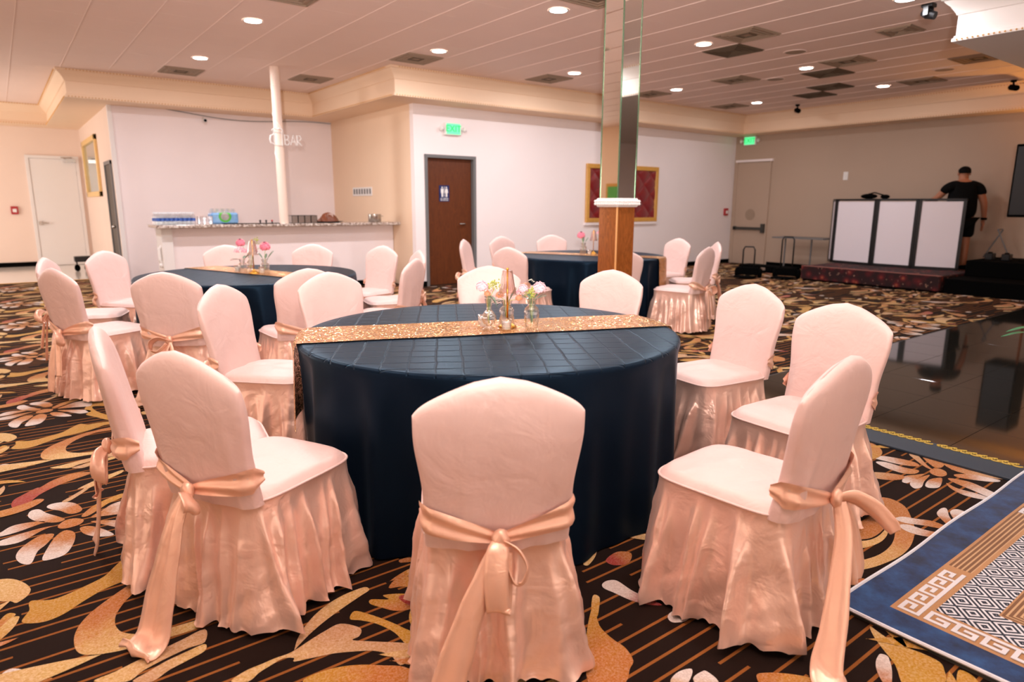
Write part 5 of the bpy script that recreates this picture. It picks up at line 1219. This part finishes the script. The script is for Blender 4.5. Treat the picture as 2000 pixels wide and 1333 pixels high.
ut = thing('folding_table', 'thin folding table left of the booth against the right wall', 'table', (13.05*K, 7.25*K, 0))
MB().box(-.3, .3, -.50, .65, .70, .725).build('tabletop', M['greyframe'], ut)
for y in (-.1, .5): MB().tube([(0, y, 0), (0, y, .70)], .018).build('leg', M['greyframe'], ut); MB().box(-.25, .25, y-.03, y+.03, 0, .03).build('foot', M['greyframe'], ut)
xs_ = thing('folding_stand', 'thin grey crossed stand legs behind the person', 'stand', (13.2*K, 4.0*K, .50))
MB().tube([(0, .2, 0), (0, -.04, .5)], .012).build('leg', M['greyframe'], xs_); MB().tube([(0, -.2, 0), (0, .04, .5)], .012).build('leg', M['greyframe'], xs_)
MB().tube([(-.1, 0, .5), (.1, 0, .5)], .012).build('crossbar', M['greyframe'], xs_)

# ------------------------------------------------------------------ person
def skin_obj(name, verts, edges, radii, mat, parent, root=0, sub=2):
    me = bpy.data.meshes.new(name); me.from_pydata(verts, edges, []); me.materials.append(mat)
    o = bpy.data.objects.new(name, me); COL.objects.link(o)
    md = o.modifiers.new('skin', 'SKIN'); md.use_smooth_shade = True
    for i, r in enumerate(radii):
        sv = me.skin_vertices[0].data[i]; sv.radius = r if isinstance(r, tuple) else (r, r); sv.use_root = (i == root)
    o.modifiers.new('sub', 'SUBSURF').levels = sub; o.modifiers['sub'].render_levels = sub
    bpy.context.view_layer.update()
    ev = o.evaluated_get(bpy.context.evaluated_depsgraph_get()); m2 = bpy.data.meshes.new_from_object(ev)
    m2.name = name; bpy.data.objects.remove(o); bpy.data.meshes.remove(me)
    m2.polygons.foreach_set('use_smooth', [True]*len(m2.polygons))
    return link(name, m2, parent)
skin = NT('warm_skin').P(Base_Color=srgb(172, 112, 82), Roughness=.55, Subsurface_Weight=.1).mat
tee = simple('black_cotton', (.004, .004, .004), .9, 0, .1); hairm = simple('black_hair', (.004, .003, .003), .8, 0, .1)
# local: x = figure's left/right in the picture plane (+x towards picture left), y = towards camera (-), z up
pe = thing('person', 'person in black t-shirt and shorts standing behind the white booth, one hand on it', 'person', (13.02*K, 4.56*K, sz), radians(127)); pe.scale = (1.17, 1.12, 1.0)
V = [(0, .02, .98), (0, .02, 1.15), (0, .0, 1.36), (0, -.02, 1.50), (0, -.04, 1.57), (0, -.065, 1.66), (0, -.06, 1.745),
     (.19, 0, 1.46), (.33, -.08, 1.24), (.44, -.26, 1.165), (.47, -.34, 1.17),
     (-.19, 0, 1.46), (-.29, .02, 1.18), (-.33, -.02, .93), (-.335, -.04, .86),
     (.10, .02, .90), (.115, .02, .52), (.12, .05, .10), (.125, -.06, .045), (.125, -.13, .035),
     (-.10, .02, .90), (-.115, .02, .52), (-.12, .05, .10), (-.125, -.06, .045), (-.125, -.13, .035)]
E_ = [(0, 1), (1, 2), (2, 3), (3, 4), (4, 5), (5, 6), (3, 7), (7, 8), (8, 9), (9, 10), (3, 11), (11, 12), (12, 13), (13, 14), (0, 15), (15, 16), (16, 17), (17, 18), (18, 19), (0, 20), (20, 21), (21, 22), (22, 23), (23, 24)]
Rr = [(.17, .12), (.17, .125), (.18, .12), (.10, .09), (.062, .062), (.075, .085), (.066, .075), .072, .052, .036, .03, .072, .052, .036, .03, .09, .062, .04, .04, .03, .09, .062, .04, .04, .03]
skin_obj('body', V, E_, Rr, skin, pe)
def hand(c, d, side, spread):
    mb_v = [tuple(c)]; ed = []; rad = [.026]
    d = Vector(d).normalized(); sd = Vector(side).normalized(); c = Vector(c); k = 1
    palm = c+d*.07; mb_v.append(tuple(palm)); ed.append((0, 1)); rad.append(.03); root = 1; k = 2
    for i, (o_, l_) in enumerate(((-.03, .065), (-.01, .078), (.01, .074), (.03, .058))):
        b = palm+sd*o_+d*.015; m_ = b+d*l_*.55+Vector((0, 0, -.006)); e_ = b+d*l_+Vector((0, 0, -.022))
        for q in (b, m_, e_): mb_v.append(tuple(q))
        ed += [(1, k), (k, k+1), (k+1, k+2)]; rad += [.010, .009, .008]; k += 3
    b = c+d*.03-sd*.035; e_ = b+d*.03-sd*.025
    mb_v += [tuple(b), tuple(e_)]; ed += [(0, k), (k, k+1)]; rad += [.012, .010]
    return mb_v, ed, rad
hv, he, hr = hand((.47, -.34, 1.168), (.25, -.9, -.1), (.9, .3, 0), 1); skin_obj('hand', hv, he, hr, skin, pe, 0, 1)
hv, he, hr = hand((-.335, -.04, .86), (0, -.15, -1), (0, 1, 0), 1); skin_obj('hand', hv, he, hr, skin, pe, 0, 1)
skin_obj('t_shirt', [(0, .02, .84), (0, .02, 1.12), (0, .0, 1.36), (0, -.015, 1.50), (.20, 0, 1.46), (.28, -.04, 1.33), (-.20, 0, 1.46), (-.26, .012, 1.30)], [(0, 1), (1, 2), (2, 3), (3, 4), (4, 5), (3, 6), (6, 7)], [(.225, .165), (.225, .17), (.215, .15), (.10, .10), .088, .076, .088, .076], tee, pe)
skin_obj('shorts', [(0, .02, .94), (.105, .02, .84), (.12, .02, .55), (-.105, .02, .84), (-.12, .02, .55)], [(0, 1), (1, 2), (0, 3), (3, 4)], [(.19, .14), .115, .10, .115, .10], tee, pe)
def hair(u, v_):
    a = 2*pi*u; t = v_*pi*.52; zc = 1.725
    return (.084*sin(t)*cos(a), -.058+.095*sin(t)*sin(a)+.012, zc+.088*cos(t)-(.03 if sin(a) > .2 and v_ > .8 else 0))
MB().grid(24, 10, hair, wrap=True).build('hair', hairm, pe, smooth=True)
MB().ball((.026, -.138, 1.695), .009, 8).build('eye', M['black'], pe); MB().ball((-.026, -.138, 1.695), .009, 8).build('eye', M['black'], pe)
MB().ball((0, -.150, 1.665), .014, 8, (.8, 1, 1.4)).build('nose', skin, pe); MB().box(-.025, .025, -.148, -.135, 1.624, 1.632).build('mouth', simple('lips', srgb(120, 64, 54), .5), pe)
for s_ in (-1, 1): MB().ball((s_*.078, -.055, 1.68), .022, 8, (.4, .8, 1.3)).build('ear', skin, pe)
MB().lathe([(.042, -.02), (.042, .02)], 14, (-.334, -.03, .90)).build('wristband', M['black'], pe)
for s_ in (-1, 1): MB().box(s_*.125-.05, s_*.125+.05, -.20, .09, 0, .075).build('shoe', M['black'], pe, bevel=.02)

# warm uplight washing the right wall just beyond the loudspeaker
ul = thing('uplight', 'orange uplight on the floor against the right wall', 'uplight', (13.05*K, 2.35*K, .5))
MB().lathe([(.09, 0), (.10, .02), (.10, .16), (.085, .17), (.08, .12)], 20, cap=False).build('can', M['blackm'], ul)
MB().lathe([(.001, .125), (.08, .125)], 20, cap=False).build('lens', emit('amber_glow', (1, .42, .08), 8), ul)
ld = bpy.data.lights.new('amber_lamp', 'SPOT'); ld.energy = P_AMB; ld.color = (1, .45, .10); ld.spot_size = radians(120); ld.spot_blend = 1; ld.shadow_soft_size = .08
lo = bpy.data.objects.new('lamp', ld); COL.objects.link(lo); lo.parent = ul; lo.location = (0, 0, .2); lo.rotation_euler = (0, radians(180-12), 0)

# ================================================================== DANCE FLOOR, BORDER MAT, RUG, PLANT
df = thing('dance_floor', 'black glossy panelled dance floor at right', 'dance floor', (4.26, 2.95, 0))
pm = MB().box(.0012, .5188, -.5188, -.0012, 0, .012).mesh('floor_panel', M['dance'], bevel=.0008)
for i in range(17):
    for j in range(9): link('floor_panel', pm, df, (i*.52, -j*.52, 0))
MB().box(0, 17*.52, -9*.52, 0, 0, .009).build('subfloor', M['black'], df)
MB().box(-.012, 17*.52, 0, .02, 0, .010).build('edge_ramp', M['blackm'], df)
bm2 = thing('border_mat', 'navy border mat with gold key trim along the dance floor edge', 'mat', (4.13, .4, 0))
MB().box(-.135, .128, .60, 2.45, .0, .016).build('mat', NT('navy_mat').P(Base_Color=srgb(38, 50, 62), Roughness=.55).mat, bm2, bevel=.003)
KEY = ['#####.', '#...#.', '#.###.', '#.....', '######']
def key_cells(n, cell, mb, o, du, dv, z, h):
    for k in range(n):
        for r, row in enumerate(KEY):
            for c, ch in enumerate(row):
                if ch == '#':
                    a = [(c+6*k)*cell, (c+6*k+1)*cell]; b = [r*cell, (r+1)*cell]
                    P = [(o[0]+du[0]*x+dv[0]*y, o[1]+du[1]*x+dv[1]*y) for x, y in ((a[0], b[0]), (a[1], b[0]), (a[1], b[1]), (a[0], b[1]))]
                    mb.add([(p[0], p[1], z) for p in P]+[(p[0], p[1], z+h) for p in P], [(4, 5, 6, 7), (0, 1, 5, 4), (1, 2, 6, 5), (2, 3, 7, 6), (3, 0, 4, 7), (3, 2, 1, 0)])
    return mb
goldy = simple('gold_thread', srgb(190, 160, 60), .5)
for y0 in (.62, 1.06, 1.50, 1.94):
    def sc(u, v_): return (0, 0, 0)
    mb = MB(); n_ = 8
    for k in range(n_):
        cy = y0+.62-1.05+k*.05+.45
        mb.tube([(.100+.022*cos(a), cy+.024*sin(a), .018) for a in [i*pi/5 for i in range(8)]], .0055, 5)
        mb.tube([(.100-.022*cos(a)*.7, cy+.025+.02*sin(a), .018) for a in [i*pi/5 for i in range(8)]], .0045, 5)
    mb.build('gold_trim', goldy, bm2)
RX, RY = 2.19, .987
def rugm():
    t = NT('blue_printed_rug'); o_ = t.obj(); X = t.xyz(o_); x, y = X[0], t.m('MULTIPLY', X[1], -1)
    d = t.m('MINIMUM', x, y); n_ = t.noise(o_, 9, 5, .7); fz = t.noise(o_, 300, 2)
    blue_ = t.ramp(n_, [(.3, srgb(8, 18, 38)), (.5, srgb(16, 46, 86)), (.7, srgb(30, 72, 118))])
    gold_ = t.mix(fz, srgb(152, 104, 62), srgb(182, 138, 92))
    # diamonds
    p = .105
    fx = t.m('ABSOLUTE', t.m('SUBTRACT', t.m('FRACT', t.m('MULTIPLY', t.m('SUBTRACT', x, .262), 1/p)), .5)); fy = t.m('ABSOLUTE', t.m('SUBTRACT', t.m('FRACT', t.m('MULTIPLY', t.m('SUBTRACT', y, .262), 1/p)), .5))
    st_ = t.m('FRACT', t.m('MULTIPLY', t.m('ADD', fx, fy), 4.6)); dia = t.mix(t.m('GREATER_THAN', st_, .52), srgb(20, 28, 44), srgb(208, 205, 206))
    stripe = t.m('GREATER_THAN', t.m('FRACT', t.m('MULTIPLY', d, 62)), .38); br = t.mix(stripe, srgb(184, 146, 104), srgb(112, 74, 42))
    long_ = t.m('MAXIMUM', x, y); seg = t.m('GREATER_THAN', long_, .60)
    def band(a, b): return t.m('MULTIPLY', t.m('GREATER_THAN', d, a), t.m('LESS_THAN', d, b))
    c = t.mix(t.m('GREATER_THAN', d, .125), blue_, gold_)
    c = t.mix(t.m('MULTIPLY', band(.136, .214), seg), c, br)
    c = t.mix(t.m('GREATER_THAN', d, .230), c, dia)
    c = t.mix(t.m('GREATER_THAN', d, .372), c, gold_); c = t.mix(t.m('GREATER_THAN', d, .378), c, br)
    t.P(Base_Color=c, Roughness=.85, Sheen_Weight=.2); t.b.inputs['Specular IOR Level'].default_value = .2; return t.mat
rug = thing('area_rug', 'blue rug with a greek key border and diamond field at lower right', 'rug', (RX, RY, 0))
def rugf(u, v_):
    x, y = u*2.6, -v_*2.6; e = min(x, -y)
    return (x+.004*sin(y*9)*(1 if x < .02 else 0), y+.005*sin(x*7+1)*(1 if -y < .02 else 0), .021+.002*sin(x*6)*cos(y*5))
mb = MB().grid(60, 60, rugf); mb.build('pile', rugm(), rug, smooth=True)
MB().box(.004, 2.6, -2.6, -.004, .0, .0175).build('backing', M['dark'], rug)
edge = [(2.6, 0), (0, 0), (0, -2.6)]
pts = [(2.6-i*2.6/60, .005*sin((2.6-i*2.6/60)*7+1), .021+.002*sin((2.6-i*2.6/60)*6)) for i in range(60)]+[(.004*sin(-i*2.6/60*9), -i*2.6/60, .021) for i in range(61)]
MB().tube(pts, .0065, 6).build('white_binding', simple('white_cotton_edge', srgb(214, 214, 218), .8), rug)
wk = simple('white_key_print', srgb(206, 201, 201), .8)
cell = .0138
k1 = key_cells(5, cell, MB(), (.142, -.142), (1, 0), (0, -1), .0215, .003); k1.build('key_border', wk, rug)
k2 = key_cells(5, cell, MB(), (.142, -.142-.083), (0, -1), (1, 0), .0215, .003); k2.build('key_border', wk, rug)
k3 = key_cells(5, cell, MB(), (1.36, -.142), (1, 0), (0, -1), .0215, .003); k3.build('key_border', wk, rug)
# plant whose leaf tips reach into the frame at right
pl = thing('potted_plant', 'green plant with long leaves cut by the right edge of the photo', 'plant', PLANT)
MB().lathe([(.10, .012), (.12, .02), (.15, .30), (.16, .31), (.14, .31), (.13, .27), (.001, .27)], 24, cap=False).build('pot', M['dark'], pl, smooth=True)
rl = random.Random(4)
tips = [(-.42, .30, .57), (-.40, .33, .53), (.3, .2, .7), (.1, -.35, .8), (-.05, .1, .9), (-.2, -.25, .75), (.25, -.1, .85)]
for k, tp in enumerate(tips):
    P = catmull([(0, 0, .27), (tp[0]*.35, tp[1]*.35, .27+(tp[2]-.27)*.8), (tp[0]*.7, tp[1]*.7, tp[2]+.03), tp], 5); mb = MB(); n_ = len(P); vs_ = []
    for i, q in enumerate(P):
        w_ = .004+.024*sin(pi*min(1, i/(n_-1)*1.0))**.8; d = Vector((tp[1], -tp[0], 0)).normalized()*w_; vs_ += [q-d, q+Vector((0, 0, -.004)), q+d]
    mb.add(vs_, [(3*i+j, 3*i+j+1, 3*i+j+4, 3*i+j+3) for i in range(n_-1) for j in (0, 1)]); mb.build('leaf', simple('palm_green', srgb(60, 120, 76), .4) if k == 0 else bpy.data.materials['palm_green'], pl, smooth=True)
